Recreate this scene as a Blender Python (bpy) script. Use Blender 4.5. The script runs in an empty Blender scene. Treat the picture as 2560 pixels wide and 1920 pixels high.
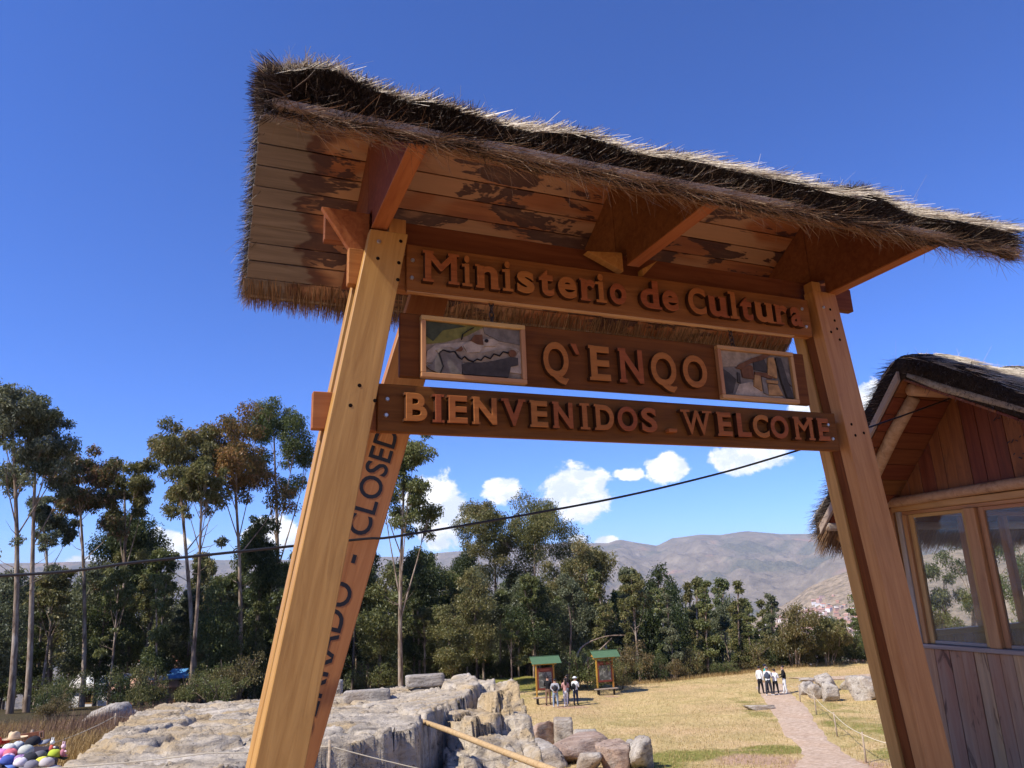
import bpy, bmesh, math, random
import numpy as np
from mathutils import Vector, Matrix

scene = bpy.context.scene
COL = scene.collection
random.seed(7)
RNG = np.random.default_rng(11)

# ------------------------------------------------------------------ camera
# world axes: X runs along the gate to the right, Y is the way through it, Z up
cam = bpy.data.cameras.new('camera')
cam_o = bpy.data.objects.new('camera', cam)
COL.objects.link(cam_o)
scene.camera = cam_o
cam.sensor_fit = 'HORIZONTAL'
cam.sensor_width = 36.0
cam.lens = 36.0 * 1811.0 / 2560.0
cam.clip_start = 0.05
cam.clip_end = 60000.0
Yc = Vector((-760.0, -520.0, -1811.0)).normalized()
Xc = Vector((4538.0, -321.0, -1811.0))
Xc = (Xc - Yc * Xc.dot(Yc)).normalized()
Zc = Xc.cross(Yc)
cam_o.matrix_world = Matrix.Translation((0, 0, 1.6)) @ Matrix((Xc, Yc, Zc)).to_4x4()
E1 = np.array([0.3837, 0.9235])     # horizontal heading of the view, and its right-hand side
E2 = np.array([0.9235, -0.3837])

# ------------------------------------------------------------------ light
SUN_DIR = Vector((-1.0, -0.17, 1.095)).normalized()
sun = bpy.data.lights.new('sun', 'SUN')
sun.energy = 5.0
sun.angle = math.radians(0.53)
sun.color = (1.0, 0.95, 0.87)
sun_o = bpy.data.objects.new('sun', sun)
COL.objects.link(sun_o)
sun_o.location = (-20, -4, 30)
sun_o.rotation_euler = SUN_DIR.to_track_quat('Z', 'Y').to_euler()

world = bpy.data.worlds.new('World')
scene.world = world
world.use_nodes = True
wt = world.node_tree
for n in list(wt.nodes):
    wt.nodes.remove(n)


def wn(kind, **kw):
    n = wt.nodes.new(kind)
    for k, v in kw.items():
        setattr(n, k, v)
    return n


def wmath(op, a, b=None, c=None, clamp=False):
    n = wn('ShaderNodeMath', operation=op, use_clamp=clamp)
    for i, v in enumerate((a, b, c)):
        if v is None:
            continue
        if isinstance(v, (int, float)):
            n.inputs[i].default_value = v
        else:
            wt.links.new(v, n.inputs[i])
    return n.outputs[0]


def wsmooth(x, lo, hi):
    n = wn('ShaderNodeMapRange', interpolation_type='SMOOTHSTEP')
    wt.links.new(x, n.inputs['Value'])
    n.inputs['From Min'].default_value = lo
    n.inputs['From Max'].default_value = hi
    return n.outputs[0]


sky = wn('ShaderNodeTexSky', sky_type='NISHITA')
sky.sun_disc = False
sky.sun_elevation = math.asin(SUN_DIR.z)
sky.sun_rotation = math.atan2(SUN_DIR.x, SUN_DIR.y)
sky.altitude = 2000.0
sky.air_density = 1.0
sky.dust_density = 0.35
sky.ozone_density = 2.2
tc = wn('ShaderNodeTexCoord')
nrm = wn('ShaderNodeVectorMath', operation='NORMALIZE')
wt.links.new(tc.outputs['Generated'], nrm.inputs[0])
sepd = wn('ShaderNodeSeparateXYZ')
wt.links.new(nrm.outputs[0], sepd.inputs[0])


def cloud_field(offset):
    add = wn('ShaderNodeVectorMath', operation='ADD')
    wt.links.new(nrm.outputs[0], add.inputs[0])
    add.inputs[1].default_value = offset
    mp = wn('ShaderNodeMapping')
    mp.inputs['Scale'].default_value = (1.0, 1.0, 1.35)
    wt.links.new(add.outputs[0], mp.inputs['Vector'])
    big = wn('ShaderNodeTexNoise')
    big.inputs['Scale'].default_value = 15.0
    big.inputs['Detail'].default_value = 11.0
    big.inputs['Roughness'].default_value = 0.60
    big.inputs['Distortion'].default_value = 0.25
    wt.links.new(mp.outputs[0], big.inputs['Vector'])
    return big.outputs['Fac']


# cumulus banks: (azimuth from +Y towards +X, elevation, half width, half height) in degrees, weight
BANKS = [(16.4, 5.2, 4.2, 4.2, 1.0), (21.3, 6.8, 2.4, 1.5, .8), (27.4, 6.2, 4.2, 3.1, 1.0), (34.6, 7.9, 2.4, 1.5, 0.95), (31.4, 7.7, 2.0, .8, .7),
         (40.6, 8.1, 3.6, 1.6, 1.0), (-3.0, 3.3, 2.2, 1.7, 1.0), (-7.3, 1.9, 2.2, 1.2, .9), (3.8, 3.9, 2.6, 2.0, .9), (49.2, 11.6, 1.8, 1.8, .9), (44.6, 11.3, 1.4, .9, .8),
         (27.2, 2.8, 1.2, .7, .8), (29.4, 2.7, 1.7, .7, .9), (48.5, 2.6, 3, 1.0, .8), (80, 7, 12, 5, .9), (125, 6, 18, 5, .9), (180, 8, 20, 5, .9), (-60, 6, 16, 4, .9), (-110, 7, 20, 5, .9)]
bias = None
for az, el, hw, hh, wgt in BANKS:
    a, e = math.radians(az), math.radians(el)
    c = Vector((math.sin(a) * math.cos(e), math.cos(a) * math.cos(e), math.sin(e)))
    sub = wn('ShaderNodeVectorMath', operation='SUBTRACT')
    wt.links.new(nrm.outputs[0], sub.inputs[0])
    sub.inputs[1].default_value = c
    sc = wn('ShaderNodeVectorMath', operation='MULTIPLY')
    wt.links.new(sub.outputs[0], sc.inputs[0])
    sc.inputs[1].default_value = (1 / math.radians(hw), 1 / math.radians(hw), 1 / math.radians(hh))
    ln = wn('ShaderNodeVectorMath', operation='LENGTH')
    wt.links.new(sc.outputs[0], ln.inputs[0])
    blob = wmath('MULTIPLY', wsmooth(ln.outputs['Value'], 1.35, 0.0), wgt)
    bias = blob if bias is None else wmath('MAXIMUM', bias, blob)
f0 = cloud_field((0, 0, 0))
f1 = cloud_field(tuple(SUN_DIR * 0.022))
thr = wmath('MULTIPLY_ADD', bias, -0.56, 0.73)
dens = wmath('SUBTRACT', f0, thr)
mask = wsmooth(dens, 0.0, 0.11)
lit = wsmooth(wmath('SUBTRACT', f0, f1), -0.10, 0.09)
thick = wsmooth(dens, 0.02, 0.26)
ccol = wn('ShaderNodeMixRGB')
ccol.inputs[1].default_value = (0.66, 0.72, 0.84, 1)
ccol.inputs[2].default_value = (1.0, 0.99, 0.97, 1)
wt.links.new(lit, ccol.inputs[0])
skym = wn('ShaderNodeMixRGB', blend_type='MULTIPLY')
skym.inputs[0].default_value = 1.0
skym.inputs[2].default_value = (0.47, 0.80, 1.55, 1)
wt.links.new(sky.outputs[0], skym.inputs[1])
ccolm = wn('ShaderNodeMixRGB', blend_type='MULTIPLY')
ccolm.inputs[0].default_value = 1.0
CLOUD_GAIN = 9.5
ccolm.inputs[2].default_value = (CLOUD_GAIN, CLOUD_GAIN, CLOUD_GAIN, 1)
wt.links.new(ccol.outputs[0], ccolm.inputs[1])
mix = wn('ShaderNodeMixRGB')
wt.links.new(wmath('MULTIPLY', mask, 0.94), mix.inputs[0])
wt.links.new(skym.outputs[0], mix.inputs[1])
wt.links.new(ccolm.outputs[0], mix.inputs[2])
bg = wn('ShaderNodeBackground')
bg.inputs['Strength'].default_value = 0.105
wt.links.new(mix.outputs[0], bg.inputs['Color'])
wout = wn('ShaderNodeOutputWorld')
wt.links.new(bg.outputs[0], wout.inputs['Surface'])

scene.view_settings.view_transform = 'Standard'
scene.view_settings.look = 'None'
scene.view_settings.exposure = 0.45
scene.view_settings.gamma = 1.0
scene.render.engine = 'CYCLES'
cy = scene.cycles
cy.use_denoising = True
cy.max_bounces = 7
cy.diffuse_bounces = 4
cy.glossy_bounces = 3
cy.transmission_bounces = 4
cy.transparent_max_bounces = 8
cy.volume_bounces = 1
cy.sample_clamp_indirect = 8.0
cy.caustics_reflective = False
cy.caustics_refractive = False


# ------------------------------------------------------------------ helpers
def wmat(o):
    m = o.matrix_basis.copy()
    p = o.parent
    while p is not None:
        m = p.matrix_basis @ m
        p = p.parent
    return m


def link(o, parent=None, M=None):
    COL.objects.link(o)
    M = M if M is not None else Matrix.Identity(4)
    if parent is not None:
        o.parent = parent
        o.matrix_basis = wmat(parent).inverted() @ M
    else:
        o.matrix_basis = M
    return o


def tag(o, label=None, cat=None, group=None, kind=None):
    if label: o['label'] = label
    if cat: o['category'] = cat
    if group: o['group'] = group
    if kind: o['kind'] = kind
    return o


def thing(name, label, cat, loc, group=None, rotz=0.0):
    o = bpy.data.objects.new(name, None)
    o.empty_display_size = 0.2
    link(o, None, Matrix.Translation(loc) @ Matrix.Rotation(rotz, 4, 'Z'))
    return tag(o, label, cat, group)


def mk(name, V, F, mat, smooth=False, mi=None, attr=None):
    """mesh from vertex and face arrays; F may be an array (n,3|4) or a list"""
    me = bpy.data.meshes.new(name)
    V = np.asarray(V, dtype=np.float32)
    if isinstance(F, np.ndarray):
        k = F.shape[1]
        me.vertices.add(len(V))
        me.vertices.foreach_set('co', V.ravel())
        me.loops.add(F.size)
        me.loops.foreach_set('vertex_index', F.astype(np.int32).ravel())
        me.polygons.add(len(F))
        me.polygons.foreach_set('loop_start', np.arange(0, F.size, k, dtype=np.int32))
        me.polygons.foreach_set('loop_total', np.full(len(F), k, dtype=np.int32))
    else:
        me.from_pydata([tuple(map(float, v)) for v in V], [], F)
    for m in (mat if isinstance(mat, (list, tuple)) else [mat]):
        me.materials.append(m)
    if mi is not None:
        me.polygons.foreach_set('material_index', np.asarray(mi, dtype=np.int32))
    if smooth:
        me.polygons.foreach_set('use_smooth', np.ones(len(me.polygons), dtype=bool))
    if attr is not None:
        at = me.attributes.new('rnd', 'FLOAT', 'POINT')
        at.data.foreach_set('value', np.asarray(attr, dtype=np.float32))
    me.update(calc_edges=True)
    return me


def obj(name, me, parent=None, M=None):
    return link(bpy.data.objects.new(name, me), parent, M)


def bevel(o, w=0.003, seg=1):
    b = o.modifiers.new('bevel', 'BEVEL')
    b.width = w
    b.segments = seg
    b.limit_method = 'ANGLE'
    b.angle_limit = math.radians(35)
    return o


BOXF = [(0, 3, 2, 1), (4, 5, 6, 7), (0, 1, 5, 4), (1, 2, 6, 5), (2, 3, 7, 6), (3, 0, 4, 7)]


def frame_of(A, B, wdir):
    x = (Vector(B) - Vector(A)).normalized()
    y = Vector(wdir)
    y = (y - x * y.dot(x)).normalized()
    z = x.cross(y)
    M = Matrix((x, y, z)).transposed().to_4x4()
    M.translation = (Vector(A) + Vector(B)) / 2
    return M


def prism(name, bottom, top, mat, parent=None, bv=0.003, wdir=None):
    """eight-cornered timber; bottom and top are four world corners each; local X runs along its length"""
    A = sum((Vector(p) for p in bottom), Vector()) / len(bottom)
    B = sum((Vector(p) for p in top), Vector()) / len(top)
    M = frame_of(A, B, wdir or (Vector(bottom[1]) - Vector(bottom[0])))
    Mi = M.inverted()
    n = len(bottom)
    V = [Mi @ Vector(p) for p in list(bottom) + list(top)]
    F = [tuple(range(n))[::-1], tuple(range(n, 2 * n))] + [(i, (i + 1) % n, n + (i + 1) % n, n + i) for i in range(n)]
    me = mk(name, [tuple(v) for v in V], F, mat)
    bm = bmesh.new()
    bm.from_mesh(me)
    bmesh.ops.recalc_face_normals(bm, faces=bm.faces)
    bm.to_mesh(me)
    bm.free()
    o = obj(name, me, parent, M)
    return bevel(o, bv) if bv else o


def plank(name, A, B, wdir, w, t, mat, parent=None, bv=0.003):
    M = frame_of(A, B, wdir)
    L = (Vector(B) - Vector(A)).length / 2
    w, t = w / 2, t / 2
    V = [(-L, -w, -t), (L, -w, -t), (L, w, -t), (-L, w, -t), (-L, -w, t), (L, -w, t), (L, w, t), (-L, w, t)]
    o = obj(name, mk(name, V, BOXF, mat), parent, M)
    return bevel(o, bv) if bv else o


def box(name, lo, hi, mat, parent=None, bv=0.003, long='x'):
    lo, hi = Vector(lo), Vector(hi)
    c = (lo + hi) / 2
    d = hi - lo
    if long == 'x':
        return plank(name, (lo.x, c.y, c.z), (hi.x, c.y, c.z), (0, 1, 0), d.y, d.z, mat, parent, bv)
    if long == 'y':
        return plank(name, (c.x, lo.y, c.z), (c.x, hi.y, c.z), (1, 0, 0), d.x, d.z, mat, parent, bv)
    return plank(name, (c.x, c.y, lo.z), (c.x, c.y, hi.z), (1, 0, 0), d.x, d.y, mat, parent, bv)


def tube_arrays(pts, rad, n=8, caps=True):
    pts = [Vector(p) for p in pts]
    rad = rad if isinstance(rad, (list, tuple)) else [rad] * len(pts)
    V, F = [], []
    up = Vector((0.13, 0.21, 0.97))
    for i, p in enumerate(pts):
        t = (pts[min(i + 1, len(pts) - 1)] - pts[max(i - 1, 0)]).normalized()
        if abs(t.dot(up)) > 0.95:
            up = Vector((0.9, 0.3, 0.1))
        a = t.cross(up).normalized()
        b = t.cross(a)
        for k in range(n):
            q = 2 * math.pi * k / n
            V.append(tuple(p + (a * math.cos(q) + b * math.sin(q)) * rad[i]))
    for i in range(len(pts) - 1):
        for k in range(n):
            F.append((i * n + k, (i + 1) * n + k, (i + 1) * n + (k + 1) % n, i * n + (k + 1) % n))
    if caps:
        F.append(tuple(range(n)))
        F.append(tuple(range((len(pts) - 1) * n, len(pts) * n))[::-1])
    return V, F


def tube(name, pts, rad, mat, parent=None, n=8, M=None):
    V, F = tube_arrays(pts, rad, n)
    me = mk(name, V, F, mat, smooth=True)
    return obj(name, me, parent, M)


def hash2(ix, iy, seed):
    h = (ix.astype(np.int64) * 374761393 + iy.astype(np.int64) * 668265263 + seed * 1274126177) & 0x7fffffff
    h = ((h ^ (h >> 13)) * 1274126177) & 0x7fffffff
    return ((h ^ (h >> 16)) & 0xffff) / 65535.0


def vnoise(x, y, seed=0):
    x, y = np.asarray(x, float), np.asarray(y, float)
    ix, iy = np.floor(x), np.floor(y)
    fx, fy = x - ix, y - iy
    fx, fy = fx * fx * (3 - 2 * fx), fy * fy * (3 - 2 * fy)
    a, b = hash2(ix, iy, seed), hash2(ix + 1, iy, seed)
    c, d = hash2(ix, iy + 1, seed), hash2(ix + 1, iy + 1, seed)
    return (a * (1 - fx) + b * fx) * (1 - fy) + (c * (1 - fx) + d * fx) * fy


def fbm(x, y, oct=4, seed=0, gain=0.5):
    s, amp, tot = 0.0, 1.0, 0.0
    for o in range(oct):
        s = s + amp * (vnoise(x, y, seed + o * 17) - 0.5)
        tot += amp
        amp *= gain
        x, y = np.asarray(x) * 2.03 + 5.1, np.asarray(y) * 2.03 - 3.7
    return s / tot * 2


def smooth01(t):
    t = np.clip(t, 0, 1)
    return t * t * (3 - 2 * t)


# ------------------------------------------------------------------ materials
def material(name):
    m = bpy.data.materials.new(name)
    m.use_nodes = True
    nt = m.node_tree
    b = nt.nodes['Principled BSDF']
    return m, nt, b


class N:
    """small node-writing helper for one material"""
    def __init__(s, nt): s.nt = nt
    def n(s, kind, **kw):
        n = s.nt.nodes.new(kind)
        for k, v in kw.items():
            setattr(n, k, v)
        return n
    def link(s, a, b): s.nt.links.new(a, b)
    def coord(s, scale=(1, 1, 1), rand=True, which='Object'):
        t = s.n('ShaderNodeTexCoord')
        out = t.outputs[which]
        if rand:
            oi = s.n('ShaderNodeObjectInfo')
            mu = s.n('ShaderNodeMath', operation='MULTIPLY')
            s.link(oi.outputs['Random'], mu.inputs[0])
            mu.inputs[1].default_value = 47.0
            ad = s.n('ShaderNodeVectorMath', operation='ADD')
            s.link(out, ad.inputs[0])
            s.link(mu.outputs[0], ad.inputs[1])
            out = ad.outputs[0]
        mp = s.n('ShaderNodeMapping')
        mp.inputs['Scale'].default_value = scale
        s.link(out, mp.inputs['Vector'])
        return mp.outputs[0]
    def noise(s, vec, scale=1.0, detail=4.0, rough=0.55, dist=0.0):
        t = s.n('ShaderNodeTexNoise')
        t.inputs['Scale'].default_value = scale
        t.inputs['Detail'].default_value = detail
        t.inputs['Roughness'].default_value = rough
        t.inputs['Distortion'].default_value = dist
        s.link(vec, t.inputs['Vector'])
        return t.outputs['Fac']
    def ramp(s, fac, stops, interp='LINEAR'):
        r = s.n('ShaderNodeValToRGB')
        r.color_ramp.interpolation = interp
        el = r.color_ramp.elements
        while len(el) < len(stops):
            el.new(0.5)
        for e, (p, c) in zip(el, stops):
            e.position = p
            e.color = (c[0], c[1], c[2], 1) if not isinstance(c, (int, float)) else (c, c, c, 1)
        s.link(fac, r.inputs[0])
        return r.outputs[0]
    def mix(s, fac, a, b, mode='MIX'):
        m = s.n('ShaderNodeMixRGB', blend_type=mode)
        for i, v in ((0, fac), (1, a), (2, b)):
            if isinstance(v, (int, float)):
                m.inputs[i].default_value = v if i == 0 else (v, v, v, 1)
            elif isinstance(v, tuple):
                m.inputs[i].default_value = (*v[:3], 1)
            else:
                s.link(v, m.inputs[i])
        return m.outputs[0]
    def math(s, op, a, b=0.0, clamp=False):
        m = s.n('ShaderNodeMath', operation=op, use_clamp=clamp)
        for i, v in ((0, a), (1, b)):
            if isinstance(v, (int, float)):
                m.inputs[i].default_value = v
            else:
                s.link(v, m.inputs[i])
        return m.outputs[0]
    def bump(s, b, height, dist=0.002, strength=0.6):
        bp = s.n('ShaderNodeBump')
        bp.inputs['Distance'].default_value = dist
        bp.inputs['Strength'].default_value = strength
        s.link(height, bp.inputs['Height'])
        s.link(bp.outputs[0], b.inputs['Normal'])
    def random(s):
        return s.n('ShaderNodeObjectInfo').outputs['Random']


def wood(name, c0, c1, grain=1.0, vary=0.25, rough=0.5, spots=0.0, grey=0.0, spec=0.25, hue=0.014):
    """planed timber, grain along local X; grey adds sun-bleached streaks, spots dark knots"""
    m, nt, b = material(name)
    k = N(nt)
    v = k.coord((1.6 * grain, 26 * grain, 26 * grain))
    g = k.noise(v, 1.0, 6, 0.62, 0.9)
    v2 = k.coord((0.9, 5, 5))
    g2 = k.noise(v2, 1.0, 3, 0.5, 1.4)
    col = k.ramp(g, [(0.30, c1), (0.62, c0), (0.8, tuple(x * 1.16 for x in c0))])
    col = k.mix(k.math('MULTIPLY', k.ramp(g2, [(0.35, 0.0), (0.7, 1.0)]), 0.45), col, k.mix(1.0, col, tuple(0.55 + 0.3 * x for x in (1, .9, .8)), 'MULTIPLY'))
    rv = k.n('ShaderNodeHueSaturation')
    rnd = k.random()
    k.link(k.math('ADD', k.math('MULTIPLY', rnd, 2 * vary), 1.0 - vary), rv.inputs['Value'])
    k.link(k.math('ADD', k.math('MULTIPLY', rnd, hue * 2), 0.5 - hue), rv.inputs['Hue'])
    k.link(col, rv.inputs['Color'])
    col = rv.outputs[0]
    if grey:
        gv = k.noise(k.coord((1.1, 9, 9)), 1.0, 4, 0.6, 0.5)
        col = k.mix(k.math('MULTIPLY', k.ramp(gv, [(0.42, 0.0), (0.62, 1.0)]), grey), col, (0.34, 0.235, 0.145))
    if spots:
        sv = k.noise(k.coord((2.5, 7, 7)), 1.0, 4, 0.6, 1.2)
        col = k.mix(k.math('MULTIPLY', k.ramp(sv, [(0.60, 0.0), (0.68, 1.0)]), spots), col, (0.06, 0.025, 0.014))
    k.link(col, b.inputs['Base Color'])
    b.inputs['Roughness'].default_value = rough
    b.inputs['Specular IOR Level'].default_value = spec
    k.bump(b, g, 0.0016, 0.7)
    return m


def plain(name, col, rough=0.7, spec=0.3, noise=0.0, nscale=8.0, metal=0.0):
    m, nt, b = material(name)
    k = N(nt)
    if noise:
        n = k.noise(k.coord((1, 1, 1)), nscale, 5, 0.6)
        c = k.ramp(n, [(0.3, tuple(x * (1 - noise) for x in col)), (0.7, tuple(min(1, x * (1 + noise)) for x in col))])
        k.link(c, b.inputs['Base Color'])
    else:
        b.inputs['Base Color'].default_value = (*col, 1)
    b.inputs['Roughness'].default_value = rough
    b.inputs['Specular IOR Level'].default_value = spec
    b.inputs['Metallic'].default_value = metal
    return m


def straw_mat(name, stops, rough=0.62, trans=0.12):
    """every straw picks its own tone through the 'rnd' attribute"""
    m, nt, b = material(name)
    k = N(nt)
    a = k.n('ShaderNodeAttribute', attribute_name='rnd')
    col = k.ramp(a.outputs['Fac'], stops)
    big = k.noise(k.coord((1, 1, 1), rand=False), 3.2, 3, 0.6)
    col = k.mix(k.ramp(big, [(0.35, 0.55), (0.68, 0.0)]), col, k.mix(1.0, col, (0.62, 0.55, 0.50), 'MULTIPLY'))
    k.link(col, b.inputs['Base Color'])
    b.inputs['Roughness'].default_value = rough
    b.inputs['Specular IOR Level'].default_value = 0.25
    return m


W_POST = wood('planed_post_wood', (0.44, 0.215, 0.068), (0.33, 0.145, 0.042), vary=0.08, rough=0.48, spots=0.10)
W_EDGE = W_POST
W_BOARD = wood('varnished_board_wood', (0.155, 0.045, 0.0115), (0.090, 0.024, 0.006), vary=0.08, rough=0.62, spots=0.25, spec=0.10)
W_LETTER = wood('letter_wood', (0.33, 0.105, 0.028), (0.235, 0.070, 0.018), grain=1.6, vary=0.16, rough=0.6, spec=0.12, hue=0.010)
W_BEAM = wood('beam_wood', (0.38, 0.160, 0.046), (0.27, 0.098, 0.027), vary=0.10, rough=0.58, spec=.15)
W_RED = wood('red_bracket_wood', (0.20, 0.068, 0.026), (0.13, 0.04, 0.016), vary=0.10, rough=0.6, spots=0.3, spec=.10)
W_HUT = wood('hut_red_plank_wood', (0.20, 0.062, 0.026), (0.12, 0.034, 0.016), vary=0.25, rough=0.6, spots=0.35)
W_HUTLOW = wood('weathered_hut_plank_wood', (0.43, 0.235, 0.115), (0.30, 0.145, 0.065), vary=0.20, rough=0.7, spots=0.75, grey=0.45)
W_FRAME = wood('window_frame_wood', (0.50, 0.27, 0.10), (0.36, 0.17, 0.06), vary=0.12, rough=0.5, spots=0.15)
W_POLE = wood('peeled_pole_wood', (0.47, 0.30, 0.16), (0.33, 0.18, 0.085), vary=0.10, rough=0.65, spots=0.35, grey=0.2)
W_GREY = wood('bleached_pole_wood', (0.40, 0.33, 0.26), (0.26, 0.20, 0.15), vary=0.12, rough=0.75, grey=0.5)


def soffit_wood():
    """roof boards: orange timber with ragged wine-dark water stains and a bleached grey left end"""
    m, nt, b = material('stained_roof_board_wood')
    k = N(nt)
    g = k.noise(k.coord((1.6, 26, 26)), 1.0, 6, 0.62, 0.8)
    col = k.ramp(g, [(0.30, (0.22, 0.07, 0.02)), (0.65, (0.36, 0.13, 0.038)), (0.85, (0.41, 0.18, 0.065))])
    tone = k.noise(k.coord((1.3, 3, 3)), 1.0, 2, 0.5, 0.3)
    col = k.mix(k.ramp(tone, [(0.46, 0.0), (0.55, 0.55)]), col, (0.46, 0.29, 0.155))
    col = k.mix(k.ramp(tone, [(0.32, 0.6), (0.42, 0.0)]), col, (0.22, 0.062, 0.022))
    st = k.noise(k.coord((1.5, 4.0, 4.0)), 1.0, 5, 0.62, 0.5)
    fine = k.noise(k.coord((9, 60, 60)), 1.0, 3, 0.6, 0.4)
    st = k.math('ADD', st, k.math('MULTIPLY', k.math('SUBTRACT', fine, 0.5), 0.10))
    f1 = k.ramp(st, [(0.53, 0.0), (0.55, 0.95), (0.63, 0.85), (0.66, 0.6), (0.72, 0.3), (0.76, 0.0)])
    col = k.mix(f1, col, (0.040, 0.0095, 0.0075))
    tcn = k.n('ShaderNodeTexCoord')
    sp = k.n('ShaderNodeSeparateXYZ')
    k.link(tcn.outputs['Object'], sp.inputs[0])
    wob = k.noise(k.coord((2.4, 6, 6)), 1.0, 3, 0.6, 0.4)
    xx = k.math('ADD', sp.outputs[0], k.math('MULTIPLY', k.math('SUBTRACT', wob, 0.5), 0.65))
    mr = k.n('ShaderNodeMapRange')
    k.link(xx, mr.inputs['Value'])
    mr.inputs['From Min'].default_value = -1.93
    mr.inputs['From Max'].default_value = -1.97
    edge = k.n('ShaderNodeMapRange')
    k.link(xx, edge.inputs['Value'])
    edge.inputs['From Min'].default_value = -1.76
    edge.inputs['From Max'].default_value = -1.88
    col = k.mix(k.math('MULTIPLY', edge.outputs[0], 0.85), col, (0.045, 0.012, 0.009))
    col = k.mix(mr.outputs[0], col, k.ramp(g, [(0.3, (0.10, 0.072, 0.052)), (0.7, (0.19, 0.145, 0.11))]))
    k.link(col, b.inputs['Base Color'])
    b.inputs['Roughness'].default_value = 0.6
    k.bump(b, g, 0.0016, 0.7)
    return m


W_SOFFIT = soffit_wood()
THATCH_TOP = straw_mat('bleached_straw', [(0.0, (0.20, 0.155, 0.11)), (0.35, (0.50, 0.42, 0.31)), (0.75, (0.68, 0.60, 0.47)), (1.0, (0.82, 0.75, 0.62))])
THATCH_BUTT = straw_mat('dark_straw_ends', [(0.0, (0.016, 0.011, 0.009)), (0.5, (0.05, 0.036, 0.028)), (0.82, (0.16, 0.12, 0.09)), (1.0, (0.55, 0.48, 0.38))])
THATCH_BROWN = straw_mat('brown_straw', [(0.0, (0.10, 0.052, 0.026)), (0.5, (0.26, 0.155, 0.078)), (0.85, (0.38, 0.25, 0.135)), (1.0, (0.55, 0.42, 0.26))])
THATCH_CORE = plain('packed_thatch_core', (0.035, 0.025, 0.019), 0.95, 0.1, 0.5, 40)
BLACK_PAINT = plain('black_letter_paint', (0.012, 0.013, 0.02), 0.55, 0.3)
IRON = plain('rusty_iron', (0.055, 0.035, 0.028), 0.6, 0.4, 0.4, 60, metal=0.5)
STEEL = plain('bolt_steel', (0.42, 0.40, 0.37), 0.42, 0.5, 0.2, 60, metal=0.9)
HOLE = plain('drilled_hole_dark', (0.012, 0.007, 0.005), 0.9, 0.05)
CABLE = plain('black_cable_rubber', (0.012, 0.012, 0.013), 0.45, 0.4)
# ------------------------------------------------------------------ the gate
GX0, GX1 = 0.10, 4.58
RY, RZ, SL = 3.72, 4.10, 0.605          # ridge line of the roof's underside and its slope
gate = thing('entrance_gate', 'big timber entrance gate with gabled thatched roof and carved welcome letter boards', 'gate', (2.3, 3.65, 0.0))


def lerp(a, b, t): return a + (b - a) * t


def post(xl0, xl1, xr0, xr1, z0, z1, y0, y1, skew, name, mat=None):
    """leaning post plank: left edge runs xl0 (at z0) to xl1 (at z1), right edge likewise; skew pushes the rear arris left"""
    s0, s1 = skew
    bot = [(xl0, y0, z0), (xr0, y0, z0), (xr0, y1, z0), (xl0 - s0, y1, z0)]
    top = [(xl1, y0, z1), (xr1, y0, z1), (xr1, y1, z1), (xl1 - s1, y1, z1)]
    return prism(name, bot, top, mat or W_POST, gate, 0.004)


def ext(za, xa, zb, xb, z): return xa + (xb - xa) * (z - za) / (zb - za)


ZB = -0.45
# left post: two planks with a dark gap, right post the same
L_l = lambda z: ext(3.331, 0.668, 0.869, 0.233, z)
L_r = lambda z: ext(3.36, 0.872, 0.863, 0.442, z)
R_l = lambda z: ext(3.547, 3.79, 0.41, 4.12, z)
R_r = lambda z: ext(3.376, 4.012, 0.384, 4.343, z)
post(L_l(ZB), L_l(3.44), L_r(ZB), L_r(3.50), ZB, 3.47, 3.575, 3.64, (0.018, 0.002), 'post_plank')
post(L_l(ZB) - .004, L_l(3.44) + .004, L_r(ZB) - .03, L_r(3.50) - .03, ZB, 3.60, 3.705, 3.775, (0.016, 0.002), 'post_plank')
post(R_l(ZB), R_l(3.52), R_r(ZB), R_r(3.45), ZB, 3.49, 3.575, 3.665, (0, 0), 'post_plank')
post(R_l(ZB) - 0.01, R_l(3.52) - 0.01, R_r(ZB), R_r(3.45), ZB, 3.60, 3.755, 3.845, (0, 0), 'post_plank')
# spacers deep in the gap
post(L_l(ZB) + .05, L_l(2.3) + .05, L_r(ZB) - .07, L_r(2.3) - .07, ZB, 2.30, 3.642, 3.703, (0, 0), 'post_spacer', W_BOARD)
post(R_l(ZB) + .012, R_l(3.4) + .012, R_r(ZB) - .03, R_r(3.4) - .03, ZB, 3.40, 3.668, 3.752, (0, 0), 'post_spacer', W_BOARD)
# tongues of the post tops beside the bracket seats
box('post_top', (0.79, 3.577, 3.465), (0.885, 3.637, 3.555), W_POST, gate, 0.003, 'z')
box('post_top', (3.80, 3.577, 3.485), (3.875, 3.66, 3.56), W_POST, gate, 0.003, 'z')

# letter boards and the beams bolted behind them
W_BOARD_TOP = wood('lighter_board_wood', (0.25, 0.088, 0.026), (0.165, 0.052, 0.014), vary=0.05, rough=0.6, spots=0.2, spec=0.1)  # the top letter board has a lighter tone than the lower one
W_SIDE = plain('dark_letter_edge', (0.055, 0.020, 0.008), .7, .1)  # side faces of the letters, darker in colour than their fronts
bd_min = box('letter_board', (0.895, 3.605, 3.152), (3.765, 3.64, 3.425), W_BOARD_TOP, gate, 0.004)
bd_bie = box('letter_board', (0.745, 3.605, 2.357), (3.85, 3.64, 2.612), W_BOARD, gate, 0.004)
box('crossbeam', (0.585, 3.645, 3.165), (3.80, 3.702, 3.375), W_BEAM, gate, 0.004)
box('crossbeam', (0.425, 3.645, 2.367), (3.88, 3.702, 2.56), W_BEAM, gate, 0.004)
# strip under the top board, paler wood standing in for its lit underside
box('edge_strip', (0.90, 3.607, 3.143), (3.60, 3.638, 3.1495), W_FRAME, gate, 0.0)
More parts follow.
